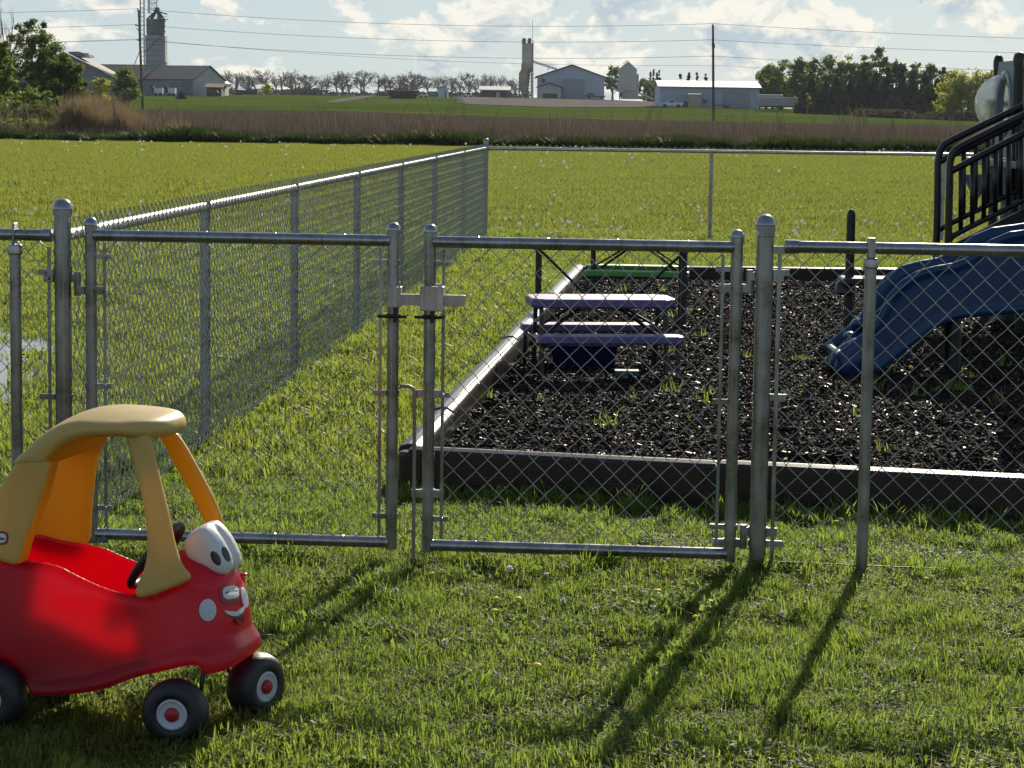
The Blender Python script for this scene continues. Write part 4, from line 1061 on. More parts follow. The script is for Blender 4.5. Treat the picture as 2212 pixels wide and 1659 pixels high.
# ------------------------------------------------------------------ slide
BLUE = plastic('blue_plastic', [(.002, .040, .118), (.003, .048, .138)], (.01, .11, .3), .13, .36)
YS = 14.0
so = G(1850, 830, 0); slide = empty('slide', Vector((2.05, YS, 0)), 'dark blue plastic wave slide with a lobed foot at the exit', 'slide')
def SP(u, v, Y=13.75): p = D(u, v, Y); return (p.x, p.z)
lower = [(2330, 650), (2212, 673), (2110, 680), (2060, 688), (2010, 712), (1960, 752), (1905, 795), (1880, 805), (1862, 806), (1835, 812), (1822, 800)]
upper = [(1812, 780), (1808, 765), (1830, 748), (1862, 722), (1890, 695), (1903, 672), (1918, 640), (1945, 610), (1980, 588), (2015, 578), (2060, 570), (2085, 560), (2110, 545), (2140, 520), (2180, 503), (2240, 495), (2330, 480)]
slp_ = poly_sdf([SP(*q) for q in lower+upper])
chan = [(2330, 640), (2212, 640), (2110, 650), (2060, 658), (2010, 676), (1960, 714), (1905, 755), (1868, 770), (1830, 778)]
chan_up = [(1790, 700), (1800, 400), (2330, 380)]
ch_ = poly_sdf([SP(*q) for q in chan+chan_up])
def slide_sdf(x, y, z):
    Y = y-YS
    hw = .27+.02*np.clip((2.35-x)/.3, 0, 1)
    d = smax(slp_(x, z), np.abs(Y)-hw, .035)
    dc = smax(ch_(x, z)+.0, np.abs(Y)-(hw-.055), .05)
    d = smax(d, -dc, .03)
    lip = np.sqrt((slp_(x, z)+.018)**2+(np.abs(Y)-hw+.014)**2)-.027; d = smin(d, lip, .012)
    # exit lobes
    for i, yy in enumerate((-.27, -.17, -.06, .06, .17, .27)):
        xx = 1.985+.018*abs(i-2.5)*(1 if i < 3 else 1.4)-.02*(i < 3)
        e = ellipsoid(x, Y, z, (xx, yy, .175-.012*(i % 2)), [(cos(.75), 0, sin(.75)), (0, 1, 0), (-sin(.75), 0, cos(.75))], (.125, .062, .062)); d = smin(d, e, .018)
    for i, (xx, yy, zz) in enumerate(((2.04, -.10, .25), (2.03, .12, .27), (2.12, -.02, .25), (2.10, .24, .34), (2.18, -.2, .32))):
        e = ellipsoid(x, Y, z, (xx, yy, zz), [(1, 0, 0), (0, 1, 0), (0, 0, 1)], (.05, .06, .035)); d = smin(d, e, .02)
    return d*.85
P, F = nets(slide_sdf, (1.75, YS-.38, .02), (3.35, YS+.38, 1.05), .012)
P = P-np.array([2.05, YS, 0]); np_mesh('chute', P, F, BLUE, slide)
mb = MB()
for (u, v) in ((1846, 800),):
    p = D(u, v, 13.78); mb.tube((p.x, 13.78, 0), (p.x, 13.78, p.z+.05), .035, 14); mb.build('support_leg', BLUE, slide, smooth=True)
    mb = MB(); mb.tube((p.x, 14.2, 0), (p.x, 14.2, p.z+.05), .035, 14); mb.build('support_leg', BLUE, slide, smooth=True)
mb = MB(); mb.tube((2.62, 14.0, 0), (2.62, 14.0, .42), .05, 14); mb.build('support_leg', BLACKM, slide, smooth=True)

mb = MB(); mb.box((3.95, 14.1, 1.0), (1.5, 1.25, .06)); dk = mb.build('added_shade_platform', BLUE, slide)  # unseen platform, panels and posts, added to throw shade on the mulch
for yy in (13.55, 14.65): mb = MB(); mb.box((3.9, yy, 1.55), (1.4, .05, 1.05)); mb.build('added_shade_panel', BLUE, slide, bevel=.01)
for xx in (3.3, 4.65):
    for yy in (13.5, 14.7): mb = MB(); mb.tube((xx, yy, 0), (xx, yy, 2.4), .055, 14); mb.build('added_shade_post', BLACKM, slide, smooth=True)
# ------------------------------------------------------------------ stairs, deck tower with bubble window
TEAL = simple('slate_teal_plastic', (.07, .12, .155), .4, 0, .12, 5); CHAR = simple('black_powder_coat', (.010, .010, .012), .33, 0, .15, 25, spec=.5)
play = empty('play_tower', Vector((3.9, 17.2, 0)), 'black and slate teal play tower with stair railings and clear bubble window', 'play structure')
YN, YF = 16.2, 17.0
def DD(u, v, Y): return D(u, v, Y)
def rr(pts, Y, r, n=10):
    mb_ = MB(); mb_.path([DD(u, v, Y) for u, v in pts], r, n); return mb_
far_pts = [(2018, 720), (2021, 600), (2025, 450), (2026, 350), (2030, 328), (2040, 312), (2062, 300), (2120, 272), (2212, 228), (2330, 168)]
near_pts = [(2046, 735), (2047, 600), (2050, 450), (2052, 352), (2056, 335), (2066, 322), (2090, 309), (2160, 274), (2212, 249), (2330, 190)]
RR_ = .026
for pts, Y in ((far_pts, YF), (near_pts, YN)):
    mb = rr(pts, Y, RR_)
    du = 26 if Y == YN else 26
    base = pts[3]
    # lower hand rail parallel to the top one, bottom rail and balusters
    if Y == YN:
        mb.path([DD(u, v, Y) for u, v in ((2052, 372), (2062, 366), (2100, 346), (2160, 315), (2212, 288), (2330, 227))], .024, 10)
        mb.path([DD(u, v, Y) for u, v in ((2050, 520), (2058, 510), (2095, 490), (2160, 458), (2212, 431), (2330, 370))], .020, 10)
        for u in (2076, 2101, 2126, 2151, 2179, 2206):
            t = (u-2062); mb.tube(DD(u, 366-.52*t, Y), DD(u-1, 506-.50*t, Y), .017, 8)
    else:
        mb.path([DD(u, v, Y) for u, v in ((2026, 352), (2036, 346), (2075, 326), (2135, 296), (2212, 258), (2330, 200))], .024, 10)
        mb.path([DD(u, v, Y) for u, v in ((2024, 500), (2032, 494), (2075, 472), (2135, 442), (2212, 404), (2330, 345))], .020, 10)
        for u in (2052, 2082, 2108, 2134, 2162, 2190): t = (u-2036); mb.tube(DD(u, 346-.5*t, Y), DD(u-1, 492-.5*t, Y), .017, 8)
    mb.build('stair_railing', CHAR, play, smooth='all')
for Y in (YN+.03, YF-.03):
    mb = MB(); pts = [DD(2054, 530, Y), DD(2330, 392, Y), DD(2330, 480, Y), DD(2100, 595, Y), DD(2054, 600, Y)]
    mb.prism(pts, Vector((0, .03, 0))); mb.build('stair_stringer', CHAR, play)
mb = MB()
for i in range(7):
    u = 2066+i*33; p = DD(u, 575-i*16.5, YN+.4); mb.box((p.x, YN+.4, p.z+.02), (.24, .74, .035)); mb.box((p.x+.11, YN+.4, p.z-.05), (.02, .74, .14))
mb.build('stair_treads', CHAR, play, bevel=.005)
# far panel with bubble (faces left, seen nearly edge on)
YB0, YB1 = 17.68, 18.27
pbx = DD(2176, 240, 17.95).x
ztop = DD(2176, 132, 17.9).z; zbot = DD(2176, 342, 17.9).z
ring_c = Vector((pbx-.03, 17.95, DD(2170, 224, 17.95).z))
mb = MB(); nn = 28; Ri = .222
Yh = (YB1-YB0)/2; zc = ring_c.z; zh0, zh1 = zbot-zc, ztop-zc
out = []; inn_ = []
for i in range(nn):
    t = 2*pi*i/nn; c_, s_ = cos(t), sin(t); k = min(Yh/abs(c_) if abs(c_) > 1e-6 else 9, (zh1 if s_ > 0 else -zh0)/abs(s_) if abs(s_) > 1e-6 else 9)
    out.append((c_*k, s_*k)); inn_.append((c_*Ri, s_*Ri))
vs = []
for xo in (-.02, .02):
    for a, b in out: vs.append((pbx+xo, 17.975+a, zc+b))
    for a, b in inn_: vs.append((pbx+xo, 17.975+a, zc+b))
fs = []
for i in range(nn):
    j = (i+1) % nn
    fs += [(i, j, nn+j, nn+i), (2*nn+i, 3*nn+i, 3*nn+j, 2*nn+j), (i, 2*nn+i, 2*nn+j, j), (nn+i, nn+j, 3*nn+j, 3*nn+i)]
mb.add(vs, fs); mb.build('bubble_panel', TEAL, play)
gm_ = bpy.data.materials.new('clear_polycarbonate'); gm_.use_nodes = True; nt = gm_.node_tree; b = nt.nodes['Principled BSDF']; b.inputs['Transmission Weight'].default_value = .9; b.inputs['Roughness'].default_value = .06; b.inputs['IOR'].default_value = 1.12; b.inputs['Base Color'].default_value = (.85, .9, .92, 1); b.inputs['Alpha'].default_value = .55
nzz = noise(nt, 6, 4); rmp = ramp(nt, nzz.outputs['Fac'], [(.4, (.04,)*3), (.7, (.22,)*3)]); nt.links.new(rmp.outputs['Color'], b.inputs['Roughness'])
mb = MB(); mb.lathe(Vector((pbx-.02, 17.975, zc)), (-1, 0, 0), [(Ri*cos(a), Ri*sin(a)*1.0) for a in np.linspace(0, pi/2-.01, 14)], 36)
bo = mb.build('bubble_window', gm_, play, smooth='all'); sd = bo.modifiers.new('s', 'SOLIDIFY'); sd.thickness = .006
mb = MB(); mb.lathe(Vector((pbx-.02, 17.975, zc)), (-1, 0, 0), [(Ri*.97, 0), (Ri*1.12, 0), (Ri*1.12, .012), (Ri*.97, .014)], 36)
for i in range(8):
    t = 2*pi*i/8+.2; mb.lathe(Vector((pbx-.03, 17.975+cos(t)*Ri*1.05, zc+sin(t)*Ri*1.05)), (-1, 0, 0), [(.014, 0), (.014, .010), (.001, .012)], 8)
mb.build('bubble_ring', simple('bubble_flange', (.45, .48, .5), .25), play, smooth=True)
def post(u, vt, Y, w=.06, vb=None):
    p = DD(u, vt, Y); mb_ = MB(); mb_.tube((p.x, Y, 0), (p.x, Y, p.z), w, 18); mb_.lathe((p.x, Y, p.z), (0, 0, 1), [(w*1.08, -.05), (w*1.1, 0), (w*.9, .035), (w*.4, .05), (.001, .052)], 18)
    return mb_.build('tower_post', CHAR, play, smooth=True)
post(2157, 133, 18.42, .036); post(2203, 127, 17.5, .045); post(2232, 130, 16.9, .06); post(2222, 126, 18.6, .05)
mb = MB(); q = DD(2195, 352, 17.6); mb.box((q.x+.55, 17.6, q.z), (1.5, 1.9, .05)); mb.build('deck', simple('grey_deck_coat', (.10, .11, .12), .3), play, bevel=.006)
mb = MB(); q0 = DD(2215, 140, 17.55); mb.box((q0.x+.10, 17.54, (ztop+zbot)/2), (.24, .03, ztop-zbot)); mb.build('side_panel', TEAL, play, bevel=.004)
mb = MB(); q0 = DD(2188, 440, 17.4); mb.tube((q0.x, 17.6, 0), (q0.x, 17.6, zbot), .05, 14); mb.tube((q0.x+.5, 17.2, 0), (q0.x+.5, 17.2, zbot), .05, 14); mb.build('deck_leg', simple('teal_leg', (.09, .15, .18), .35), play, smooth=True)
# arched counter panel seen through the balusters
mb = MB(); Ya = 18.3
pts = [(2081, 378), (2132, 376), (2145, 371), (2160, 372), (2178, 385), (2192, 410), (2192, 428), (2178, 400), (2166, 390), (2150, 386), (2138, 392), (2128, 405), (2120, 420), (2112, 432), (2096, 410)]
pp_ = [DD(u, v, Ya) for u, v in pts]; mb.prism(pp_, Vector((0, .05, 0))); mb.build('arched_counter', simple('grey_teal_plastic', (.17, .21, .24), .4), play)
mb = MB(); p = DD(2182, 545, 15.2); 
mb.prism([DD(2122, 533, YN+.02), DD(2145, 546, YN+.02), DD(2180, 534, YN+.02), DD(2182, 530, YN+.02), DD(2140, 541, YN+.02), DD(2128, 532, YN+.02)], Vector((0, .3, 0))); mb.build('step_edge', simple('step_metal', (.4, .42, .42), .25, .6), play)
# black grab post with platform at left of slide
stp = empty('grab_post', Vector((D(1838, 600, 16.5).x, 16.5, 0)), 'black rounded grab post with a low glossy step beside the slide exit', 'step')
p = D(1839, 458, 16.5); mb = MB(); mb.tube((p.x, 16.5, 0), (p.x, 16.5, p.z-.02), .034, 16, r1=.030); mb.lathe((p.x, 16.5, p.z-.02), (0, 0, 1), [(.030, 0), (.026, .02), (.016, .034), (.001, .04)], 16); mb.build('post', CHAR, stp, smooth=True)
q = D(1880, 603, 16.5); mb = MB(); mb.box((q.x+.1, 16.5, q.z-.01), (.62, .30, .05)); mb.build('step_plate', simple('glossy_step', (.05, .04, .045), .22, 0, .1, 10), stp, bevel=.015, bseg=3)
q1 = D(1826, 622, 16.5); mb = MB(); mb.lathe((q1.x, 16.5, q1.z-.05), (0, 0, 1), [(.05, 0), (.075, .02), (.07, .08), (.04, .11), (.001, .115)], 14); mb.build('knob', CHAR, stp, smooth=True)
mb = MB(); mb.tube((q.x+.28, 16.5, 0), (q.x+.28, 16.5, q.z-.03), .03, 12); mb.build('support_leg', CHAR, stp, smooth=True)
# ------------------------------------------------------------------ far buildings
GW = simple('pale_blue_grey_siding', (.36, .42, .52), .7, 0, .05, .3); WROOF = simple('pale_metal_roof', (.24, .26, .285), .6, 0, .08, .3)
DROOF = simple('dark_shingle_roof', (.045, .048, .058), .8, 0, .12, .4); BWALL = simple('blue_grey_metal_wall', (.13, .16, .20), .6, 0, .1, .4); GALW = simple('galvanised_sheet', (.30, .32, .34), .5, .2, .12, .4)
TRIM = simple('dark_brown_trim', (.08, .05, .045), .7); DOOR = simple('grey_door_panel', (.25, .28, .33), .6, 0, .04, .5); DGLASS = simple('dark_opening', (.02, .022, .028), .3)
WWALL = simple('off_white_siding', (.42, .42, .40), .7, 0, .06, .3); BROWNW = simple('brown_brick_wall', (.12, .07, .05), .85, 0, .2, 2); BEIGE = simple('beige_siding', (.38, .33, .25), .7, 0, .08, .6)
UP = Vector((0, 0, 1))
def H(Y, dv): return dv/5100*Y
def wallmat_bumps(): pass
def gable(label, u0, u1, vb, Y, ve, vr, depth, wall, roof, ridge='front', yaw=0, ur=None, doors=(), over=.5, name='farm_building', extra_ridge=0):
    """u0,u1: left and right pixel of the front wall, vb base, ve eave, vr ridge; ridge 'front' = gable faces us"""
    o = D(u0, vb, Y); L = (u1-u0)/5100*Y; base = tz(o.x, o.y)-.3
    r = empty(name, Vector((o.x, o.y, o.z)), label, 'building', rz=yaw)
    he, hr = H(Y, vb-ve), H(Y, vb-vr); b0 = min(-.4, base-o.z-.3)
    mb = MB()
    if ridge == 'front':
        m_ = L/2 if ur is None else (ur-u0)/5100*Y
        sec = [Vector((0, 0, b0)), Vector((L, 0, b0)), Vector((L, 0, he)), Vector((m_, 0, hr)), Vector((0, 0, he))]; mb.prism(sec, Vector((0, depth, 0)))
    else:
        sec = [Vector((0, 0, b0)), Vector((0, 0, he)), Vector((0, depth/2, hr)), Vector((0, depth, he)), Vector((0, depth, b0))]; mb.prism(sec, Vector((L, 0, 0)))
    mb.build('wall', wall, r, local=True)
    mb = MB(); t = .22
    if ridge == 'front':
        for xa, xb in ((0, m_), (L, m_)):
            s = 1 if xb > xa else -1; sl = (hr-he)/(m_ if xa == 0 else L-m_)
            mb.prism([Vector((xa-s*over, -over, he-sl*over+.05)), Vector((xb, -over, hr+.05)), Vector((xb, -over, hr+t+.05)), Vector((xa-s*over, -over, he-sl*over+t+.05))], Vector((0, depth+2*over, 0)))
    else:
        sl = (hr-he)/(depth/2)
        for ya, s in ((0, 1), (depth, -1)):
            mb.prism([Vector((-over, ya-s*over, he-sl*over+.05)), Vector((-over, depth/2, hr+.05)), Vector((-over, depth/2, hr+t+.05)), Vector((-over, ya-s*over, he-sl*over+t+.05))], Vector((L+2*over, 0, 0)))
    mb.build('roof', roof, r, local=True)
    for d_ in doors:
        nm, a, b_, va, vb_, mt = d_[:6]
        xa, xb = (a-u0)/5100*Y, (b_-u0)/5100*Y; za, zb = H(Y, vb-vb_), H(Y, vb-va)
        mb = MB(); mb.box(((xa+xb)/2, -.04, (za+zb)/2), (xb-xa, .16, zb-za)); dd = mb.build(nm, mt, r, local=True)
        if nm in ('door', 'window') and (xb-xa) > 1.5:
            mb = MB(); w = .14
            mb.box(((xa+xb)/2, -.09, zb+w/2), (xb-xa+2*w, .2, w)); mb.box((xa-w/2, -.09, (za+zb)/2), (w, .2, zb-za)); mb.box((xb+w/2, -.09, (za+zb)/2), (w, .2, zb-za))
            if nm == 'door':
                for k in range(1, 5): mb.box(((xa+xb)/2, -.13, za+(zb-za)*k/5), (xb-xa, .04, .05))
                for k in range(4): mb.box((xa+(xb-xa)*(k+.5)/4, -.135, za+(zb-za)*.26), ((xb-xa)*.1, .04, .22))
            mb.build('frame', TRIM if mt is DGLASS else DOOR, dd, local=True)
    return r
def ribs(root, u0, u1, vb, Y, ve, mat, n):
    L = (u1-u0)/5100*Y; he = H(Y, vb-ve); mb = MB()
    for k in range(1, n): mb.box((L*k/n, -.03, he/2), (.05, .05, he-.05))
    mb.build('siding_ribs', mat, root, local=True)
# centre barn
cb = gable('pale blue-grey gabled barn with one large door beside the tall concrete tower', 1162, 1304, 213, 600, 166, 141.5, 28, GW, DROOF, 'front', ur=1234, over=.7,
           doors=[('door', 1215, 1260, 172, 213, DOOR), ('window', 1169, 1176.5, 171, 178.5, DGLASS)])
ribs(cb, 1162, 1304, 213, 600, 168, GW, 30)
gable('small open fronted porch shed built against the pale barn', 1162, 1211, 213, 596, 189, 180.5, 4, WWALL, DROOF, 'front', over=.5, name='porch_shed', doors=[('door', 1174, 1202, 203, 212.5, DGLASS)])
# right long building
rb_ = gable('long pale blue shed with a white metal roof behind the utility pole', 1425, 1638, 232, 432, 189.5, 176, 16, GW, WROOF, 'side', over=.4,
      doors=[('door', 1562, 1615.5, 195.5, 231.5, DOOR), ('door', 1620, 1630, 215, 232, GW), ('window', 1517, 1525.5, 214, 221, DGLASS)])
ribs(rb_, 1425, 1638, 232, 432, 190, GW, 44)
gable('beige box shed standing against the long pale shed', 1487, 1513, 228, 428, 206.5, 205.5, 3, BEIGE, BEIGE, 'side', over=.1, name='storage_shed')
gable('small brown walled hut with a pale corrugated roof left of the tower', 1041, 1096, 211.5, 596, 195, 188, 9, BROWNW, WROOF, 'side', over=.8, name='hut', doors=[('door', 1071.5, 1079, 199.5, 211, WWALL), ('window', 1062, 1070, 200, 205, DGLASS)])
gable('tiny white garden shed right of the rusty timber stack', 946, 967, 212, 560, 192, 189.5, 3.4, simple('white_shed', (.5, .54, .6), .6), WROOF, 'front', over=.15, name='shed', doors=[('door', 960, 965, 196, 211, DOOR)])
# left farm complex
lb = gable('blue-grey farm shed with dark roof right of the grain tower', 311, 430, 205, 520, 172.5, 143, 15, GALW, DROOF, 'side', yaw=radians(-20), over=.3,
      doors=[('door', 342, 352, 188, 204, BWALL), ('door', 372, 402, 178, 204.5, simple('sliding_door', (.17, .2, .24), .6)), ('door', 404, 429, 176, 204.7, BWALL)])
ribs(lb, 311, 430, 205, 520, 174, GALW, 26)
gable('low dark roofed shed joining the grain tower and the left barn', 205, 330, 204, 535, 172, 140.5, 16, BWALL, simple('maroon_shingle_roof', (.05, .034, .04), .8, 0, .1, .4), 'side', over=.3)
gl = gable('wide grey roofed barn partly hidden by the left trees', 20, 252, 204, 500, 170, 114, 40, BWALL, simple('weathered_grey_roof', (.13, .125, .12), .8, 0, .12, .3), 'front', ur=136, over=.6, yaw=radians(4.5))
mb = MB(); L_ = (252-20)/5100*500; Yc = 500
cx = (166-20)/5100*500; mb.prism([Vector((cx-2.4, 6, H(500, 84))), Vector((cx+1.7, 6, H(500, 84))), Vector((cx+1.7, 6, H(500, 89))), Vector((cx-.6, 6, H(500, 95))), Vector((cx-2.6, 6, H(500, 94)))], Vector((0, 12, 0))); mb.build('cupola', simple('cupola_grey', (.19, .18, .18), .8), gl, local=True)
mb = MB(); mb.box((cx+1.2, 5.95, H(500, 87)), (.9, .1, .9)); mb.build('cupola_vent', WWALL, gl, local=True)
gable('small dark lean-to shed with a tractor in front at the right of the farm', 446, 478, 205, 512, 190, 183, 6, BROWNW, simple('rust_brown_roof', (.09, .06, .055), .8), 'side', over=.4, name='lean_to')
gable('little white gabled hut behind the dark lean-to', 458, 485, 204, 540, 180, 168, 8, WWALL, WROOF, 'front', over=.3, name='hut')
# grain elevator tower
gt = empty('grain_tower', D(335, 150, 530), 'tall galvanised grain elevator tower with a pyramid of legs on top', 'tower')
Y = 530
def PB(mb_, u0, u1, v0, v1, Y, dep, y0=0):
    a = D(u0, v1, Y); b_ = D(u1, v0, Y); mb_.box(((a.x+b_.x)/2, Y+y0+dep/2, (a.z+b_.z)/2), (b_.x-a.x, dep, b_.z-a.z))
mb = MB(); PB(mb, 314, 349, 76, 150, Y, 4.2); mb.build('shaft', GALW, gt)
mb = MB()
for v in (84, 96, 108, 120, 132, 141): PB(mb, 313.6, 349.4, v, v+.7, Y, 4.4, -.1)
mb.build('shaft_bands', BWALL, gt)
mb = MB(); PB(mb, 349.3, 356, 77, 133, Y, 3.2, .6); PB(mb, 349.3, 358.5, 133.5, 150, Y, 3.2, .6); mb.build('duct', WWALL, gt)
p = D(333, 41, Y); q = D(333, 76, Y); mb = MB(); mb.lathe((p.x, Y+2.1, q.z), (0, 0, 1), [(1.9, 0), (2.05, .5), (2.1, p.z-q.z), (.3, p.z-q.z+.1)], 16); mb.build('bin_drum', simple('dull_sheet_drum', (.13, .14, .15), .6, 0, .25, .6), gt, smooth=True)
mb = MB(); q = D(333, 41, Y); ap = Vector((D(337, 20, Y).x, Y+2.1, D(337, 20, Y).z))
for k in range(6):
    t = 2*pi*k/6+.3; mb.tube((q.x+1.9*cos(t), Y+2.1+1.9*sin(t), q.z), ap, .22, 6)
mb.box(ap, (.9, .9, .9)); mb.tube((ap.x-.9, ap.y, ap.z-.1), (ap.x+2.2, ap.y, ap.z-1), .16, 6)
mb.build('spout_legs', simple('dark_spout_steel', (.06, .06, .075), .6), gt)
mb = MB()
for k in range(7):
    a = D(349+k*2, 42, Y); b_ = D(349+k*2, 36, Y); mb.tube((a.x-1.2, Y, a.z), (b_.x-1.2, Y, b_.z), .05, 4)
a = D(346, 36, Y); b_ = D(361, 36.5, Y); mb.tube((a.x, Y, a.z), (b_.x, Y, b_.z), .05, 4); a = D(345, 42, Y); b_ = D(361, 42, Y); mb.box(((a.x+b_.x)/2, Y+1, a.z), (b_.x-a.x, 2, .15))
for k in range(6): a = D(354-(k % 2)*1.5, 46+k*5.5, Y); mb.box((a.x, Y-.1, a.z), (.7, .5, .35))
mb.tube(D(313, 112, 528), D(350, 76, 528), .12, 6)
mb.build('catwalk', simple('catwalk_steel', (.10, .09, .10), .6), gt)
def lattice(label, ul, ur_, v0, v1, Y, r=.09, n=14, name='lattice_mast', cross=True):
    o = D((ul+ur_)/2, v1, Y); g = empty(name, o, label, 'mast'); mb = MB(); w = (ur_-ul)/5100*Y; top = D((ul+ur_)/2, v0, Y).z; hh = top-o.z
    cs = [(-w/2, 0), (w/2, 0), (w/2, w), (-w/2, w)]
    for a, b_ in cs: mb.tube((o.x+a, Y+b_, o.z), (o.x+a, Y+b_, top), r, 5)
    for k in range(n):
        z = o.z+hh*k/n; z2 = o.z+hh*(k+1)/n
        for i in range(4):
            a, b_ = cs[i], cs[(i+1) % 4]; mb.tube((o.x+a[0], Y+a[1], z), (o.x+b_[0], Y+b_[1], z), r*.6, 4)
            if cross: mb.tube((o.x+a[0], Y+a[1], z), (o.x+b_[0], Y+b_[1], z2), r*.6, 4)
    mb.build('mast_frame', simple('mast_steel', (.28, .30, .32), .5, .3), g); return g
lattice('slim steel ladder mast standing between the pole and the grain tower', 303, 311, -60, 150, 524, .10, 22, cross=False)
lattice('open lattice mast rising above the top of the grain tower', 320, 338, -60, 28, 534, .09, 8)
mb = MB(); a = D(290, 140, 524); b_ = D(303, 108, 524); mb.tube(a, b_, .10, 5); o = mb.build('guy_pipe', GALW); tag(o, 'thin slanting steel pipe just left of the grain tower', 'pipe')
# white equipment boxes in front of the farm shed
for i, (u0, u1) in enumerate(((322, 350), (352, 378))):
    g = empty('grain_cart', onground(u0+14, 204, 505), ['white square farm cart with raised dark chute left of its twin', 'white square farm cart with raised dark chute right of its twin'][i], 'cart', 'white farm carts')
    mb = MB(); PB(mb, u0+11, u1, 190, 202.5, 505, 2.2); mb.build('body', simple('white_cart_body', (.58, .6, .62), .5), g)
    mb = MB(); mb.prism([D(u0, 184.5, 505), D(u0+8, 185, 505), D(u0+10, 190, 505), D(u0+10, 200, 505), D(u0+5, 201, 505), D(u0+4, 190, 505), D(u0+2, 187, 505)], Vector((0, 1.5, 0))); mb.build('chute', DGLASS, g)
    mb = MB()
    for u in (u0+14, u1-3): a = D(u, 203, 505); mb.lathe((a.x, 504.9, tz(a.x, 505)+.35), (0, 1, 0), [(.36, 0), (.36, .3)], 10, caps=True)
    mb.build('wheels', TYRE, g)
# concrete tower
CONC = simple('streaked_concrete', (.50, .46, .38), .85, 0, .3, .35); CONB = simple('stained_tan_hopper', (.38, .31, .21), .85, 0, .35, .4)
ct_ = empty('batch_tower', onground(1138, 212, 600), 'tall weathered concrete tower with twin stacks left of the pale barn', 'tower')
Y = 600
mb = MB(); a = D(1140.5, 94, Y); b_ = D(1140.5, 138, Y)
for du in (-6, 5.5): mb.lathe((D(1140.5+du, 100, Y).x, Y+1.5, b_.z-1), (0, 0, 1), [(.80, 0), (.80, a.z-b_.z+1), (.001, a.z-b_.z+1)], 14)
mb.box((a.x, Y+1.6, (a.z+b_.z)/2), (2.4, 1.6, a.z-b_.z)); mb.build('silo_bins', CONC, ct_, smooth=True)
mb = MB()
for u in (1132, 1144): p = D(u, 94, Y); mb.lathe((p.x, Y+1.5, p.z), (0, 0, 1), [(.42, 0), (.42, 1.15), (.5, 1.15), (.5, 1.35), (.001, 1.35)], 12)
mb.build('stack', simple('dark_stack', (.12, .08, .07), .8), ct_, smooth=True)
mb = MB(); mb.prism([D(1126, 138, Y), D(1150, 138, Y), D(1151, 152, Y), D(1146, 156, Y), D(1141, 200, Y), D(1137, 205, Y), D(1128, 205, Y), D(1124, 196, Y), D(1121, 180, Y), D(1121, 158, Y), D(1126, 150, Y)], Vector((0, 3, 0))); mb.build('hopper', CONB, ct_, bevel=.15)
mb = MB()
for (u, v0, v1) in ((1122, 165, 212), (1141, 150, 212), (1151, 96, 212), (1148, 150, 212)): mb.tube(D(u, v1, Y-.2), D(u, v0, Y-.2), .16, 6)
for k in range(9): mb.tube(D(1143, 150+k*7, Y-.2), D(1151, 146+k*7, Y-.2), .08, 4)
for v in (88, 94): mb.tube(D(1126, v, Y), D(1153.5, v, Y), .06, 4)
for u in (1127, 1133, 1139, 1146, 1152): mb.tube(D(u, 94, Y), D(u, 88, Y), .05, 4)
mb.build('service_frame', simple('service_steel', (.15, .14, .14), .6), ct_)
mb = MB(); mb.tube(D(1150, 96, Y), D(1150.5, 42, Y), .05, 5); mb.build('antenna', simple('antenna_steel', (.2, .2, .22), .5), ct_)
mb = MB(); a0, a1 = (1139, 127), (1203, 148)
for dv in (0, 3.2): mb.tube(D(a0[0], a0[1]+dv, Y+1), D(a1[0], a1[1]+dv, Y+1), .10, 5)
for k in range(16):
    t, t2 = k/16, (k+1)/16; u_, v_ = a0[0]+(a1[0]-a0[0])*t, a0[1]+(a1[1]-a0[1])*t; u2_, v2_ = a0[0]+(a1[0]-a0[0])*t2, a0[1]+(a1[1]-a0[1])*t2
    mb.tube(D(u_, v_+(0 if k % 2 else 3.2), Y+1), D(u2_, v2_+(3.2 if k % 2 else 0), Y+1), .07, 4)
mb.tube(D(1184, 146, Y+1), D(1184, 152, Y+1), .1, 4)
mb.build('conveyor', simple('conveyor_steel', (.35, .33, .3), .6), ct_)
# white silo
ws = empty('silo', onground(1357, 214, 590), 'pale six sided feed silo on legs right of the gabled barn', 'silo'); Y = 590
mb = MB(); wdt = (1375-1337.5)/5100*Y; p = D(1356, 195.5, Y); z1 = D(1356, 149, Y).z; za = D(1356, 134, Y).z
mb.prism([Vector((p.x-wdt/2, Y, p.z)), Vector((p.x+wdt/2, Y, p.z)), Vector((p.x+wdt/2, Y, z1)), Vector((p.x+.25, Y, za)), Vector((p.x-.25, Y, za)), Vector((p.x-wdt/2, Y, z1))], Vector((0, 4.2, 0)))
mb.build('bin', simple('cream_metal', (.40, .41, .38), .6, 0, .06, .4), ws)
mb = MB(); PB(mb, 1345, 1375, 195.5, 214, Y, 3, .5); mb.build('base_room', simple('cream_base', (.40, .38, .30), .7, 0, .1, .6), ws)
mb = MB(); PB(mb, 1375.3, 1380.5, 160, 214, Y, 2.5, 1); mb.build('side_duct', WWALL, ws)
mb = MB()
for u in (1338.5, 1342): mb.tube(D(u, 215, Y), D(u, 195, Y), .14, 5)
PB(mb, 1338, 1345, 198, 210, Y, 2, 1); mb.tube(D(1346, 138, Y), D(1356, 130, Y), .08, 4); mb.tube(D(1356, 130, Y), D(1357, 134, Y), .08, 4); mb.build('leg_frame', simple('leg_steel', (.16, .16, .18), .6), ws)
mb = MB(); mb.tube(D(1320, 188, Y-1), D(1343, 199.5, Y-1), .30, 6); o = mb.build('loading_pipe', WWALL, ws)
mb = MB(); mb.tube(D(1376, 199, Y-1), D(1412, 214.5, Y-1), .28, 6); mb.tube(D(1380, 207, Y-1), D(1400, 215, Y-1), .12, 5); mb.build('auger', WWALL, ws)

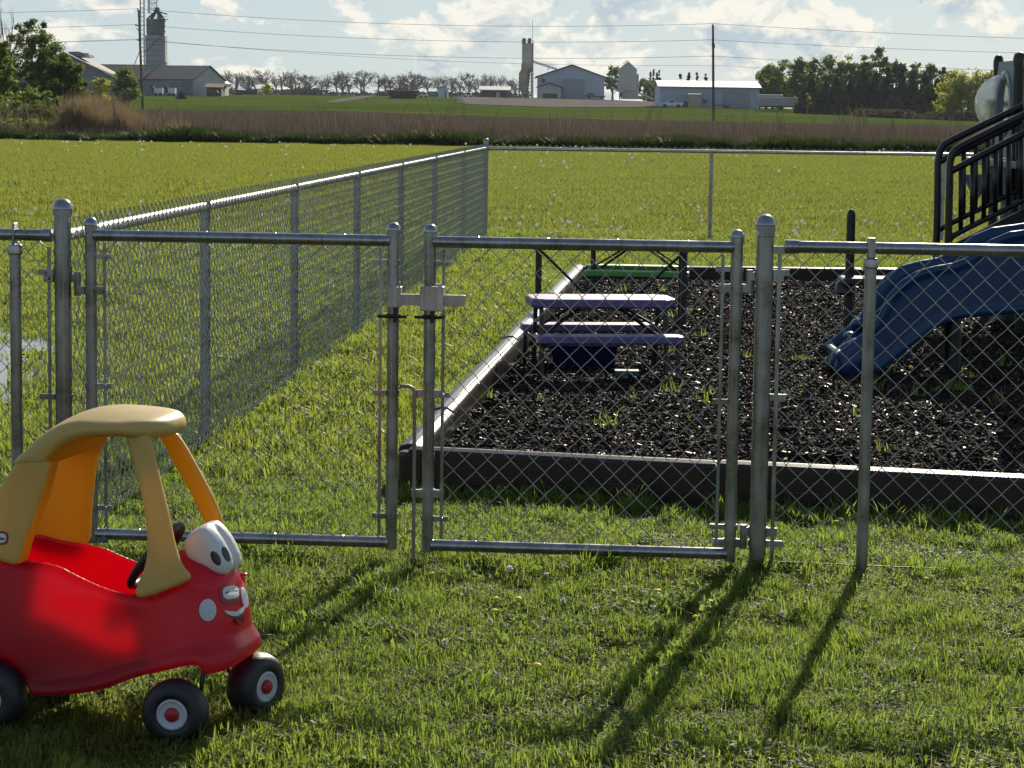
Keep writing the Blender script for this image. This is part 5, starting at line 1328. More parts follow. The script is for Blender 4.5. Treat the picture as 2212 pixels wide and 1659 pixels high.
# ------------------------------------------------------------------ vehicles far off
CARW = simple('white_car_paint', (.55, .57, .6), .3, 0, .05, 1, coat=.5); CARD = simple('dark_car_paint', (.03, .033, .04), .3, 0, .05, 1, coat=.5)
def pickup(label, u0, u1, v0, v1, Y, mat, kind='pickup', flip=False, name='parked_pickup', cat='pickup'):
    a = D(u0, v1, Y); L = (u1-u0)/5100*Y; hh = H(Y, v1-v0); g = empty(name, Vector((a.x, Y, tz(a.x, Y))), label, cat); z0 = a.z-g.location.z
    def q(x, z): return Vector(((L-x*L) if flip else x*L, 0, z0+z*hh))
    w = L*.36
    if kind == 'pickup': bodyp = [(.0, .28), (.0, .62), (.27, .66), (.30, .66), (.40, 1), (.58, 1), (.62, .66), (1, .66), (1, .3)]
    elif kind == 'car': bodyp = [(0, .25), (0, .55), (.2, .62), (.35, 1), (.75, 1), (.93, .62), (1, .58), (1, .25)]
    else: bodyp = [(0, .3), (0, .55), (.55, .55), (.55, 1), (.85, 1), (.88, .7), (1, .65), (1, .3)]
    mb = MB(); mb.prism([q(*p) for p in bodyp], Vector((0, w, 0))); mb.build('body', mat, g, local=True, bevel=.06)
    mb = MB()
    if kind == 'pickup': mb.prism([q(.33, .7), q(.41, .94), q(.565, .94), q(.59, .7)], Vector((0, -.03, 0)))
    elif kind == 'car': mb.prism([q(.27, .64), q(.37, .93), q(.73, .93), q(.86, .64)], Vector((0, -.03, 0)))
    else: mb.prism([q(.6, .72), q(.6, .95), q(.82, .95), q(.84, .72)], Vector((0, -.03, 0)))
    mb.build('window', DGLASS, g, local=True)
    for x in (.19, .79):
        c = q(x, 0); mb = MB(); rad = hh*.24; mb.lathe((c.x, -.04, z0+rad), (0, 1, 0), [(rad*.5, -.02), (rad, 0), (rad, .25)], 14, caps=True); mb.build('wheel', TYRE, g, local=True)
    return g
pickup('white pickup parked at the left end of the long pale shed', 1427, 1475, 216, 232.5, 424, CARW)
pickup('dark estate car parked between the white pickup and the beige box shed', 1474, 1487, 219, 231, 429, CARD, 'car', name='parked_car', cat='car')
pickup('dark flatbed truck with a white cab beside the pale barn', 1264, 1307, 201, 213.5, 594, CARD, 'flat', flip=True, name='flatbed_truck', cat='truck')
pickup('white car facing away beside the brown hut', 1001, 1020, 199.5, 212.5, 590, CARW, 'car', name='parked_car', cat='car')
pickup('white car parked right of the rusty timber stack', 905, 924, 199, 212.5, 570, CARW, 'car', name='parked_car', cat='car')
pickup('dark tractor like vehicle parked in front of the small lean-to', 449, 472, 194, 206, 506, simple('dark_green_paint', (.02, .05, .04), .4), 'flat', name='tractor', cat='tractor')
g = empty('flat_trailer', onground(1562, 232, 425), 'low dark flat trailer parked in front of the big shed door', 'trailer')
mb = MB(); PB(mb, 1545, 1580, 226.5, 229.5, 425, 2.2); mb.build('bed', CARD, g); mb = MB()
for u in (1566, 1572): a = D(u, 231, 425); mb.lathe((a.x, 424.9, a.z), (0, 1, 0), [(.3, 0), (.3, .25)], 12, caps=True)
mb.build('wheels', TYRE, g)
g = empty('box_trailer', onground(1682, 231, 415), 'long pale box trailer standing between the long shed and the dark wood', 'trailer')
mb = MB(); PB(mb, 1639.5, 1724, 210.5, 229, 415, 2.5); mb.build('body', simple('dull_cream_box', (.34, .34, .32), .7, 0, .1, .4), g, bevel=.1)
mb = MB(); PB(mb, 1642, 1720, 229.2, 231.5, 415, 2, .3); mb.build('skirt', DGLASS, g)
g = empty('camper_trailer', onground(1665, 230, 421), 'white topped camper just showing above the long pale box trailer', 'trailer')
mb = MB(); PB(mb, 1639, 1692, 204.5, 228, 421, 2.5); mb.build('body', WROOF, g, bevel=.2)
mb = MB(); PB(mb, 512, 556, 195.5, 203, 590, 2.4); mb.mi = 0; a = D(505, 204.5, 590); b_ = D(523, 200, 590); mb.tube(a, b_, .3, 5)
for u in (520, 548): a = D(u, 204.5, 590); mb.lathe((a.x, 589.8, a.z), (0, 1, 0), [(.5, 0), (.5, .3)], 10, caps=True)
o = mb.build('farm_wagon', simple('dark_maroon_wagon', (.05, .028, .03), .6, 0, .3, 1)); tag(o, 'long dark farm wagon right of the white farm carts', 'wagon')
mb = MB(); PB(mb, 714, 732, 199, 208, 640, 2.4)
for k in range(9): PB(mb, 714.6+k*2, 715.4+k*2, 199.3, 207.7, 640, .1, -.08)
tag(mb.build('shipping_container', simple('teal_container', (.015, .16, .15), .6, 0, .1, 1)), 'teal shipping container below the bare tree row', 'container')
# rusty stack of timber
g = empty('timber_stack', onground(868, 220, 520), 'rusty brown stack of long logs and boards on the green', 'timber stack')
Y = 520; RUSTY = [simple('rusty_timber', (.10, .055, .03), .9, 0, .35, 1.2), simple('dark_timber', (.035, .026, .024), .9, 0, .3, 1.2)]
kk = 0
for r_, (v0, v1, u0, u1, mt) in enumerate(((194, 198, 836, 902, 0), (198, 202, 838, 901, 0), (202, 206.5, 840, 902, 0), (206.5, 210.5, 844, 896, 1), (210.5, 215, 838, 898, 1), (215, 219.5, 833, 892, 1))):
    mb = MB()
    for k in range(6):
        y = Y+k*.55; a = D(u0+random.uniform(-1.5, 1.5), (v0+v1)/2, Y); b_ = D(u1+random.uniform(-1.5, 1.5), (v0+v1)/2, Y); a = Vector((a.x, y, a.z+random.uniform(-.05, .05))); b_ = Vector((b_.x, y, a.z+random.uniform(-.05, .05)))
        mb.tube(a, b_, (v1-v0)/2/5100*Y*.95, 7)
    o = mb.build('log_layer', RUSTY[mt], g)
tag(MB.build((lambda m_: (m_.tube(D(792, 223, 480), D(792, 213, 480), .28, 6), m_)[1])(MB()), 'marker_post', simple('weathered_post', (.10, .09, .07), .9)), 'short grey marker post standing on the green right of the track', 'post')

# ------------------------------------------------------------------ utility poles and wires
POLE = simple('weathered_pole_wood', (.10, .085, .07), .9, 0, .3, 1.5); POLR = simple('reddish_pole_wood', (.10, .05, .045), .9, 0, .3, 1.5)
p1 = D(309, 239, 296); p1.z = tz(p1.x, p1.y); t1 = D(299.5, 22, 296)
up1 = empty('utility_pole', p1, 'leaning grey wooden utility pole in front of the grain tower', 'utility pole')
mb = MB(); mb.tube(p1-Vector((0, 0, .5)), t1, .19, 10, r1=.12); mb.build('pole', POLE, up1, smooth=True)
mb = MB(); mb.tube(D(297.5, 18, 296), D(298, 25, 296), .07, 6); mb.tube(D(293.5, 54, 296), D(300, 57, 296), .07, 6); mb.tube(D(294.5, 61, 296), D(300, 66, 296), .06, 6); mb.tube(D(293.5, 52, 296), D(293.5, 56, 296), .09, 6); mb.tube(D(295.5, 86, 296), D(302, 87, 296), .09, 6); mb.tube(D(303, 80, 296), D(304, 88, 296), .12, 6); mb.build('insulators', RUST, up1)
p2 = D(1541.5, 264, 296); p2.z = tz(p2.x, p2.y)
up2 = empty('utility_pole', p2, 'dark straight utility pole in front of the long pale shed', 'utility pole')
mb = MB(); mb.tube(p2-Vector((0, 0, .5)), D(1540.2, 54, 296), .19, 10, r1=.13); mb.build('pole', POLR, up2, smooth=True)
mb = MB(); mb.tube(D(1539.6, 56, 296), D(1538.8, 50.5, 296), .06, 6)
for v in (86, 92, 97, 121): mb.tube(D(1537.5, v, 295.8), D(1541, v+1, 295.8), .10, 6)
mb.tube(D(1541.5, 94, 295.7), D(1541.8, 104, 295.7), .16, 8); mb.build('insulators', RUST, up2)
WIREB = simple('power_line', (.12, .11, .12), .6)
names = ['topmost thin power line strung between the poles', 'second power line below the topmost one', 'third power line crossing the sky at mid height', 'lowest faint power line crossing the sky']
A = [(297.5, 19), (293.5, 53), (295.5, 86), (303, 84)]; B = [(1538.8, 51), (1537.5, 86), (1537.5, 121), (1541, 141)]
LE = [(-900, 27), (-900, 62), (-900, 92), (-900, 96)]; RE = [(2900, 94), (2900, 122), (2900, 166), (2900, 176)]
sag = [1.05, 1.0, 1.05, 1.0]
for i in range(4):
    mb = MB(); pts = []
    def seg(a, b_, Ya, Yb, sg):
        A_ = D(a[0], a[1], Ya); B_ = D(b_[0], b_[1], Yb); return [A_.lerp(B_, k/24)-Vector((0, 0, sg*4*(k/24)*(1-k/24))) for k in range(25)]
    pts = seg(LE[i], A[i], 300, 296, .5)[:-1]+seg(A[i], B[i], 296, 296, sag[i])[:-1]+seg(B[i], RE[i], 296, 292, .6)
    mb.path(pts, .022 if i < 3 else .016, 5); tag(mb.build('power_line', WIREB, smooth='all'), names[i], 'power line')

# ------------------------------------------------------------------ trees
BARK = simple('bark', (.07, .055, .045), .9, 0, .3, 3)
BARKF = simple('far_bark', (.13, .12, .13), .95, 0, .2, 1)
def crown_mesh(name, R, H_, n, leaf, mat, cl=26, shape='round', clf=.30, hollow=.35, seed=0):
    """leaf clumps spread through an egg shaped volume, base at z=0, height H_"""
    g = np.random.default_rng(seed); cs = []
    while len(cs) < cl:
        p = g.uniform(-1, 1, 3)
        rr_ = np.linalg.norm(p)
        if rr_ > 1 or rr_ < hollow: continue
        z = (p[2]+1)/2
        if shape == 'cone':
            z = g.random()**1.25; a = g.random()*2*pi; w = (1-z)**.85; q = w*sqrt(g.random()); cs.append((q*cos(a)*R, q*sin(a)*R, z*H_, clf*R*(.07+.93*(1-z)))); continue
        w = 1.0-.25*z if shape == 'round' else 1
        cs.append((p[0]*R*w, p[1]*R*w, z*H_, clf*R*g.uniform(.6, 1.25)))
    cs = np.array(cs); k = g.integers(0, len(cs), n); c = cs[k]
    d = g.normal(0, 1, (n, 3)); d /= np.linalg.norm(d, axis=1)[:, None]; rad = c[:, 3]*(g.random(n)**.45)*(1+.5*(g.random(n) < .18))
    P = c[:, :3]+d*rad[:, None]*np.array([1, 1, .8]); s = leaf*g.uniform(.5, 1.4, n)
    a = g.normal(0, 1, (n, 3)); a /= np.linalg.norm(a, axis=1)[:, None]; b_ = np.cross(a, g.normal(0, 1, (n, 3))); b_ /= np.linalg.norm(b_, axis=1)[:, None]
    V_ = np.stack([P-a*s[:, None]*.5, P+b_*s[:, None]*.32, P+a*s[:, None]*.5, P-b_*s[:, None]*.32], 1).reshape(-1, 3); V_[:, 2] = np.maximum(V_[:, 2], -.1*H_*0+(-.2))
    F_ = np.arange(n*4).reshape(-1, 4); me = bpy.data.meshes.new(name); me.from_pydata(V_.tolist(), [], F_.tolist()); me.materials.append(mat); me.update(); return me, cs
def limbs(name, cs, R, H_, trunk_r, base, mat, lean=0, nl=14):
    mb = MB(); top = H_*.75; pts = [Vector((lean*base*0, 0, -.4))]+[Vector((.06*R*sin(3*t+lean)*t, .05*R*cos(2*t)*t, base+top*t)) for t in (0, .25, .5, .75, 1)]
    mb.path(pts, 1, 7, rs=[trunk_r*1.25, trunk_r, trunk_r*.85, trunk_r*.6, trunk_r*.4, trunk_r*.15])
    for c in sorted(cs.tolist(), key=lambda q: -q[3])[:nl]:
        e = Vector((c[0], c[1], base+c[2])); z = max(base*.6, (base+c[2])*.55); s = Vector((0, 0, z)); mid = s.lerp(e, .5)+Vector((0, 0, -.06*H_))
        mb.path([s, mid, e], 1, 5, rs=[trunk_r*.35, trunk_r*.22, trunk_r*.08])
    me_o = mb.build(name, mat); return me_o
def tree(name, label, u, vb, vt, Y, wpx, mat, group=None, n=2500, leaf=.3, base=.2, cl=26, shape='round', seed=1, bark=BARK, clf=.30, tr=.03, rz=None, cat='tree', part='crown', zdrop=True):
    p = D(u, vb, Y); g_ = Vector((p.x, Y, tz(p.x, Y))) if zdrop else p
    Ht = D(u, vt, Y).z-g_.z; R = wpx/5100*Y/2; bs = Ht*base
    r = empty(name, g_, label, cat, group, rz=(seed*1.3) if rz is None else rz)
    me, cs = crown_mesh(part, R, Ht-bs, n, leaf, mat, cl, shape, clf, seed=seed)
    o = bpy.data.objects.new(part, me); COL.objects.link(o); o.parent = r; o.location = (0, 0, bs)
    t = limbs('trunk', cs, R, Ht-bs, max(.05, Ht*tr), bs, bark); t.parent = r
    return r
LD = leafmat('leaf_dark_olive', [(.035, .052, .016), (.065, .09, .026), (.11, .13, .04)], (.24, .32, .05), .42, .6, .5, spec=.15)
LM = leafmat('leaf_mid_green', [(.05, .075, .02), (.085, .12, .03), (.13, .16, .045)], (.28, .36, .05), .45, .55, .5, spec=.15)
LL = leafmat('leaf_spring_green', [(.06, .09, .016), (.10, .15, .022), (.15, .2, .03)], (.26, .34, .04), .45, .5, .5, spec=.15)
LY = leafmat('leaf_yellow_green', [(.12, .15, .02), (.20, .24, .03), (.28, .30, .05)], (.55, .58, .06), .45, .5, .3, spec=.15)
LC = leafmat('needle_dark', [(.02, .030, .022), (.042, .056, .038), (.08, .09, .05)], (.05, .065, .03), .25, .7, .2, spec=.08)
LB = leafmat('twig_grey', [(.08, .08, .09), (.14, .135, .145), (.20, .19, .18)], (.12, .12, .08), .25, .7, .1, spec=.1)
# left group
tree('broadleaf_tree', 'big dark olive tree with a loose ragged top at the left edge', 72, 208, 40, 140, 165, LD, n=15000, leaf=.16, base=.0, cl=240, seed=3, clf=.145, tr=.03)
tree('broadleaf_tree', 'dense dark tree filling the gap right of the big olive tree', 138, 212, 112, 138, 112, LD, n=13000, leaf=.16, base=.0, cl=120, seed=5, clf=.22)
tree('broadleaf_tree', 'bright spring green tree cut by the left edge of the picture', -8, 215, 66, 132, 92, LL, n=10000, leaf=.16, base=.0, cl=110, seed=8, clf=.24)
tree('broadleaf_tree', 'dark tree behind the spring green tree outside the left group', -110, 210, 20, 150, 170, LD, n=4500, leaf=.24, base=.1, cl=50, seed=9, clf=.25)
tree('shrub', 'light green shrub at the foot of the spring green tree', 62, 226, 185, 128, 66, LL, n=1600, leaf=.15, base=.04, cl=24, seed=11, cat='shrub', tr=.02, clf=.3)
tree('shrub', 'mid green shrub below the left trees beside the tan reeds', 108, 232, 192, 127, 60, LM, n=1500, leaf=.15, base=.04, cl=24, seed=12, cat='shrub', tr=.02, clf=.3)
tree('shrub', 'low dark shrub at the bottom left under the trees', 18, 262, 210, 122, 80, LM, n=1800, leaf=.14, base=.03, cl=26, seed=13, cat='shrub', tr=.02, clf=.3)
tree('shrub', 'sprawling olive green shrub in front of the tan reeds', 95, 288, 226, 118, 130, leafmat('leaf_grey_olive', [(.05, .06, .02), (.085, .095, .032), (.13, .13, .05)], (.18, .2, .05), .4, .6, .5, spec=.1), n=3200, leaf=.12, base=.02, cl=46, seed=14, cat='shrub', tr=.02, clf=.3)
tree('shrub', 'yellow-green rounded bush between the left trees and the dark bush', 219, 214, 163, 300, 46, LY, n=2200, leaf=.32, base=.0, cl=40, seed=15, cat='bush', clf=.36)
tree('shrub', 'round dark green bushy tree just left of the leaning pole', 272, 219, 147, 290, 66, LM, n=3600, leaf=.32, base=.0, cl=60, seed=16, cat='bush', clf=.36)
tree('young_conifer', 'small dark conifer on the green in front of the farm', 392, 221, 198, 430, 25, LC, n=900, leaf=.32, base=.03, cl=30, shape='cone', seed=17, cat='conifer', clf=.5)
tree('young_tree', 'young yellow-green topped tree on a thin stem below the bare trees', 575, 226, 182, 470, 30, LY, n=260, leaf=.45, base=.28, cl=14, seed=18, tr=.02, clf=.35)
# bare branches top left
def bare_mesh(name, H_, seed, mat, levels=4, tw=1.0, spread=.5, r0=.028, n_child=3, drop=0):
    rr_ = random.Random(seed); mb = MB()
    def br(p, d, L, r, lv):
        k = 3; pts = [p]; q = p; dd = d.copy()
        for i in range(k):
            dd = (dd+Vector((rr_.gauss(0, .12), rr_.gauss(0, .12), rr_.gauss(.03, .08)))).normalized(); q = q+dd*(L/k); pts.append(q)
        mb.path(pts, 1, 5 if lv > 2 else 3, rs=[r*(1-.5*i/k) for i in range(k+1)], caps=False)
        if lv == 0: return
        for c in range(n_child+(1 if lv > 2 else 0)):
            t = rr_.uniform(.35, 1); s = pts[min(k, int(t*k))]
            nd = (dd+Vector((rr_.gauss(0, spread), rr_.gauss(0, spread), rr_.gauss(.1, spread*.5)))).normalized()
            br(s, nd, L*rr_.uniform(.5, .75), r*.52, lv-1)
    br(Vector((0, 0, -.3)), Vector((0, 0, 1)), H_*.42, H_*r0, levels)
    # fit height
    mz = max(v[2] for v in mb.v); f = H_/mz; mb.v = [(v[0]*f*tw, v[1]*f*tw, v[2]*f) for v in mb.v]; return mb
mb = bare_mesh('bare', 4.4, 31, BARK, 4, .8, .32, .012); p = D(8, 110, 136)
bt = empty('bare_tree', Vector((p.x, 136, 0)), 'leafless twigs of a bare tree rising at the top left corner', 'tree')
mb.v = [(a, b_, c*1.9) for a, b_, c in mb.v]; mb.build('trunk', BARKF, bt, local=True)
# far shelterbelt of bare trees
protos = []
for k in range(7):
    Hh = 8.6; mb = bare_mesh('bt', Hh, 50+k, BARKF, 4, 1.15, .62, .024)
    o = mb.build('trunk', BARKF); me, cs = crown_mesh('crown', 3.5, 5.2, 420, .42, LB, 20, clf=.34, seed=60+k)
    protos.append((o.data, me)); bpy.data.objects.remove(o)
tops = [158, 152, 150, 153, 156, 150, 154, 158, 152, 157, 155, 160, 158, 163, 156, 154, 153, 155, 152, 156, 154, 158, 160, 156, 153, 157, 155, 160, 163, 158, 156, 159, 157, 160, 158, 155, 160, 163, 166]
nT = len(tops)
for i in range(nT):
    u = 470+(1106-470)*i/(nT-1)+random.uniform(-5, 5); Y = random.uniform(855, 905); g_ = ground_at(u, Y); top = D(u, tops[i]+random.uniform(-2, 2), Y).z
    sc_ = (top-g_.z)/8.9
    r = empty('bare_tree', g_, 'thin bare tree in the far tree row, %s from its left end' % ORD[i], 'tree', 'bare trees in the far row', rz=random.random()*6); r.scale = (sc_*random.uniform(.75, 1.35), sc_*random.uniform(.8, 1.2), sc_*random.uniform(.86, 1.1))
    a, b_ = protos[i % 7]; o = bpy.data.objects.new('trunk', a); COL.objects.link(o); o.parent = r
    o = bpy.data.objects.new('crown', b_); COL.objects.link(o); o.parent = r; o.location.z = 3.0
# dark understorey below them
UND = leafmat('far_shrub_leaf', [(.03, .04, .035), (.045, .06, .045), (.07, .085, .05)], (.07, .09, .05), .25, .7, .05, spec=.05)
P = []
for u in np.arange(440, 1130, 1.6):
    Y = 850+random.uniform(-8, 8); g_ = ground_at(u, Y); P.append((g_.x, Y, g_.z+random.uniform(-.4, .3)))
bm_, _c = crown_mesh('shrub_clump', 1.4, 1.8, 160, .4, UND, 8, seed=77); bo_ = bpy.data.objects.new('shrub_clump', bm_)
P = np.array(P); scatter('far_undergrowth', P, [bo_], 'low dark undergrowth beneath the far bare trees', .5, 1.5, .0, .6+.5*np.abs(np.sin(P[:, 0]*.11)+.6*np.sin(P[:, 0]*.27)))
# trees behind silo and spruces
tree('broadleaf_tree', 'tall loose green tree left of the pale silo', 1323, 213, 140, 640, 42, LD, n=1500, leaf=.7, base=.1, cl=34, seed=21, clf=.24)
tree('broadleaf_tree', 'round green tree right of the pale silo', 1392, 213, 166, 640, 46, LM, n=1600, leaf=.65, base=.08, cl=30, seed=22, clf=.28)
tree('broadleaf_tree', 'green tree close behind the left end of the long shed', 1415, 213, 172, 640, 36, LM, n=1200, leaf=.65, base=.08, cl=26, seed=23, clf=.28)
for i, (u, vt) in enumerate(((1404, 153), (1411, 150), (1418, 156), (1423, 152))):
    tree('spruce', 'small pointed spruce above the trees beside the silo, %s from the left' % ORD[i], u, 214, vt, 660, 16, LC, 'spruces beside the silo', n=1200, leaf=.55, base=.0, cl=60, shape='cone', seed=24+i, clf=.55)
for i, (u, vt) in enumerate(((1468, 158), (1487, 158), (1504, 157), (1523, 161))):
    tree('spruce', 'spruce tip showing over the white shed roof, %s from the left' % ORD[i], u, 222, vt, 520, 24, LC, 'spruces behind the long shed', n=1400, leaf=.5, base=.0, cl=70, shape='cone', seed=34+i, clf=.55)
# wood on the right
back = [(1655, 142, 62, 0), (1688, 128, 66, 1), (1722, 124, 60, 0), (1752, 122, 58, 1), (1790, 120, 64, 0), (1826, 122, 60, 1), (1862, 124, 50, 0), (1898, 108, 66, 2), (1935, 122, 56, 2), (1975, 136, 54, 0), (2012, 132, 58, 2), (2040, 146, 50, 2)]
names_b = ['pale green tree at the left end of the wood behind the box trailer']+['leafy green tree in the back row of the wood, %s from its left end' % ORD[i] for i in range(1, 12)]
for i, (u, vt, w, k) in enumerate(back):
    tree('broadleaf_tree', names_b[i], u, 244, vt, 440+random.uniform(0, 16), w, [LM, LM, LD][k], 'leafy trees at the back of the wood', n=4200, leaf=.5, base=.03, cl=80, seed=100+i, clf=.27)
for i, (u, vt, w) in enumerate(((1640, 156, 46), (1668, 168, 50))):
    tree('broadleaf_tree', ['small round tree behind the right end of the long shed', 'low mid green tree above the box trailer'][i], u, 236, vt, 445, w, LM, n=1500, leaf=.5, base=.08, cl=30, seed=120+i, clf=.28)
front = [(1738, 190, 46), (1752, 172, 54), (1782, 178, 50), (1805, 168, 54), (1834, 176, 52), (1862, 150, 58), (1890, 158, 60), (1915, 146, 58), (1945, 150, 58), (1970, 160, 56), (1996, 156, 56), (2022, 170, 52), (2040, 178, 50), (1775, 196, 44), (1820, 198, 46), (1880, 196, 46), (1930, 196, 50), (1985, 200, 50)]
for i, (u, vt, w) in enumerate(front):
    vb = np.interp(u, [1740, 1780, 1870, 2110], [236, 247, 256, 261])
    tree('spruce', 'dark conifer in the %s of the wood, %s from its left end' % ('front row' if i < 13 else 'lowest rank', ORD[i if i < 13 else i-13]), u, vb, vt, 405-(8 if i > 12 else 0)+random.uniform(-3, 3), w, LC, 'dark conifers of the wood', n=4500, leaf=.5, base=.0, cl=150, shape='cone', seed=140+i, clf=.42)
for i, (u, vt, w) in enumerate(((2058, 152, 84), (2092, 150, 88), (2128, 152, 84), (2160, 160, 80), (2195, 158, 70), (2235, 150, 80), (2290, 152, 80))):
    tree('broadleaf_tree', 'yellow-green tree at the right end of the wood, %s from its left side' % ORD[i], u, 262, vt, 395, w, LY if i < 5 else LM, 'yellow-green trees', n=4000, leaf=.42, base=.0, cl=80, seed=170+i, clf=.30)
tree('shrub', 'small bright yellow-green sapling among the dark conifers', 1746, 240, 196, 396, 14, LY, n=260, leaf=.4, base=.1, cl=12, seed=180, cat='sapling', clf=.4)
P = []
for i in range(240):
    u = random.uniform(1840, 2330); Y = 384+random.uniform(-4, 2); g_ = ground_at(u, Y); P.append((g_.x, Y, g_.z-.2))
bm_, _c = crown_mesh('scrub_clump', 1.1, 1.2, 160, .3, leafmat('scrub_leaf', [(.05, .055, .03), (.08, .085, .045), (.12, .11, .06)], (.14, .14, .06), .3, .7, .2, spec=.1), 8, seed=78); bo2 = bpy.data.objects.new('scrub_clump', bm_)
scatter('wood_edge_scrub', np.array(P), [bo2], 'low grey-green scrub along the foot of the wood', .5, 1.3, .0)
P = []
for i in range(330):
    u = random.uniform(-450, 160); Y = 113+random.uniform(0, 8); P.append(((u-1106)/5100*Y, Y, 0))
bm_, _c = crown_mesh('bramble_clump', .7, 1.1, 200, .13, LM, 9, seed=79); bo3 = bpy.data.objects.new('bramble_clump', bm_)
scatter('bramble', np.array(P), [bo3], 'rough green undergrowth below the left trees', .5, 1.2, .0)

# ------------------------------------------------------------------ air, sun and sky
hz = bpy.data.materials.new('air_haze'); hz.use_nodes = True; nt = hz.node_tree; nt.nodes.clear(); ho = nt.nodes.new('ShaderNodeOutputMaterial'); pv = nt.nodes.new('ShaderNodeVolumePrincipled')
pv.inputs['Color'].default_value = (.80, .88, 1, 1); pv.inputs['Density'].default_value = .00007; pv.inputs['Anisotropy'].default_value = .2; nt.links.new(pv.outputs[0], ho.inputs['Volume'])
mb = MB(); mb.box((0, 480, 24), (1500, 1100, 52)); tag(mb.build('haze', hz), 'thin pale air haze over the fields', None, None, 'stuff')
SUN_EL, SUN_AZ = radians(25.5), radians(14)
SV = Vector((sin(SUN_AZ)*cos(SUN_EL), cos(SUN_AZ)*cos(SUN_EL), sin(SUN_EL)))
ld = bpy.data.lights.new('sun', 'SUN'); ld.energy = 5.0; ld.angle = radians(.6); ld.color = (1, .90, .72)
lo = bpy.data.objects.new('sun', ld); COL.objects.link(lo); lo.rotation_euler = SV.to_track_quat('Z', 'Y').to_euler(); lo.location = (10, 20, 30)
w = bpy.data.worlds.new('World'); sc.world = w; w.use_nodes = True; nt = w.node_tree; bg = nt.nodes['Background']
sky = nt.nodes.new('ShaderNodeTexSky'); sky.sky_type = 'NISHITA'; sky.sun_disc = False; sky.sun_elevation = SUN_EL; sky.sun_rotation = SUN_AZ; sky.air_density = 1.0; sky.dust_density = .6; sky.ozone_density = 2.0; sky.altitude = 200
tc = nt.nodes.new('ShaderNodeTexCoord'); sep = nt.nodes.new('ShaderNodeSeparateXYZ'); nt.links.new(tc.outputs['Generated'], sep.inputs[0])
def mth(op, a, b_=None):
    q = nt.nodes.new('ShaderNodeMath'); q.operation = op
    for i, ww in enumerate((a, b_)):
        if ww is None: continue
        if isinstance(ww, (int, float)): q.inputs[i].default_value = ww
        else: nt.links.new(ww, q.inputs[i])
    return q.outputs[0]
# cloud layer as seen on the dome: azimuth, and height stretched
az = mth('ARCTAN2', sep.outputs['X'], sep.outputs['Y'])
cmb = nt.nodes.new('ShaderNodeCombineXYZ'); nt.links.new(mth('MULTIPLY', az, 1.0), cmb.inputs[0]); nt.links.new(mth('MULTIPLY', sep.outputs['Z'], 1.55), cmb.inputs[1])
def wnoise(scale, detail, rough, off, dist=0):
    mp = nt.nodes.new('ShaderNodeMapping'); mp.inputs['Location'].default_value = off; nt.links.new(cmb.outputs[0], mp.inputs['Vector'])
    n = nt.nodes.new('ShaderNodeTexNoise'); n.inputs['Scale'].default_value = scale; n.inputs['Detail'].default_value = detail; n.inputs['Roughness'].default_value = rough; n.inputs['Distortion'].default_value = dist; nt.links.new(mp.outputs[0], n.inputs['Vector']); return n.outputs['Fac']
c1_ = wnoise(26, 9, .6, (3.1, 1.2, 0), .25); c2_ = wnoise(26, 9, .6, (3.1, 1.209, 0), .25)   # second sample shifted up: lit rims
big = wnoise(5, 2, .5, (1.7, 4.4, 0))
def wramp(fac, stops):
    r_ = nt.nodes.new('ShaderNodeValToRGB'); el = r_.color_ramp.elements
    while len(el) > 1: el.remove(el[-1])
    el[0].position = stops[0][0]; el[0].color = (*stops[0][1], 1)
    for p_, c_ in stops[1:]:
        e = el.new(p_); e.color = (*c_, 1)
    nt.links.new(fac, r_.inputs[0]); return r_.outputs[0]
dens = mth('ADD', c1_, mth('MULTIPLY', mth('SUBTRACT', big, .5), .5))
cov = wramp(dens, [(.49, (0,)*3), (.55, (1,)*3)])
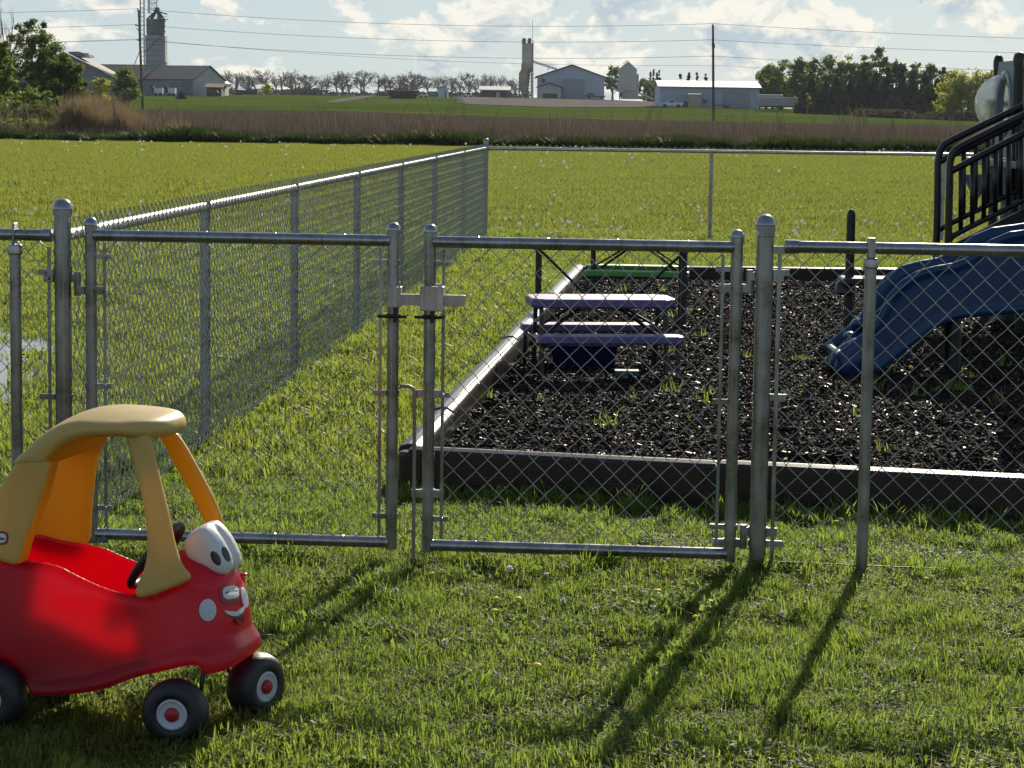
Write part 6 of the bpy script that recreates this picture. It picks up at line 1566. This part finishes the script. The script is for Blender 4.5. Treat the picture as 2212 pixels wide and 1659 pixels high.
rim_ = mth('SUBTRACT', c1_, c2_)
core = wramp(mth('ADD', dens, mth('MULTIPLY', rim_, -2.2)), [(.47, (.95, .90, .79)), (.56, (.76, .76, .70)), (.70, (.44, .53, .60))])
cs_ = nt.nodes.new('ShaderNodeMixRGB'); cs_.blend_type = 'MULTIPLY'; cs_.inputs[0].default_value = 1; nt.links.new(core, cs_.inputs[1]); cs_.inputs[2].default_value = (9.9, 9.9, 9.9, 1)
lowm = nt.nodes.new('ShaderNodeMapRange'); lowm.inputs['From Min'].default_value = .12; lowm.inputs['From Max'].default_value = .38; lowm.inputs['To Min'].default_value = 1; lowm.inputs['To Max'].default_value = .10; nt.links.new(sep.outputs['Z'], lowm.inputs['Value'])
veil = nt.nodes.new('ShaderNodeMixRGB'); nt.links.new(mth('MULTIPLY', lowm.outputs[0], .88), veil.inputs[0]); nt.links.new(sky.outputs[0], veil.inputs[1]); veil.inputs[2].default_value = (4.3, 5.55, 6.25, 1)
mx = nt.nodes.new('ShaderNodeMixRGB'); nt.links.new(mth('MULTIPLY', mth('MULTIPLY', cov, .85), lowm.outputs[0]), mx.inputs[0]); nt.links.new(veil.outputs[0], mx.inputs[1]); nt.links.new(cs_.outputs[0], mx.inputs[2])
nt.links.new(mx.outputs[0], bg.inputs['Color']); bg.inputs['Strength'].default_value = .082
try: w.cycles.sampling_method = 'MANUAL'; w.cycles.sample_map_resolution = 1024
except Exception: pass

sc.view_settings.view_transform = 'Standard'; sc.view_settings.look = 'None'; sc.view_settings.exposure = .40; sc.view_settings.gamma = 1
sc.cycles.use_denoising = True
try: sc.cycles.denoiser = 'OPENIMAGEDENOISE'; sc.cycles.denoising_input_passes = 'RGB_ALBEDO_NORMAL'
except Exception: pass
sc.cycles.max_bounces = 8; sc.cycles.transparent_max_bounces = 8; sc.cycles.transmission_bounces = 6; sc.cycles.sample_clamp_indirect = 8; sc.cycles.caustics_reflective = False; sc.cycles.caustics_refractive = False
sc.cycles.use_adaptive_sampling = True; sc.cycles.adaptive_threshold = .015
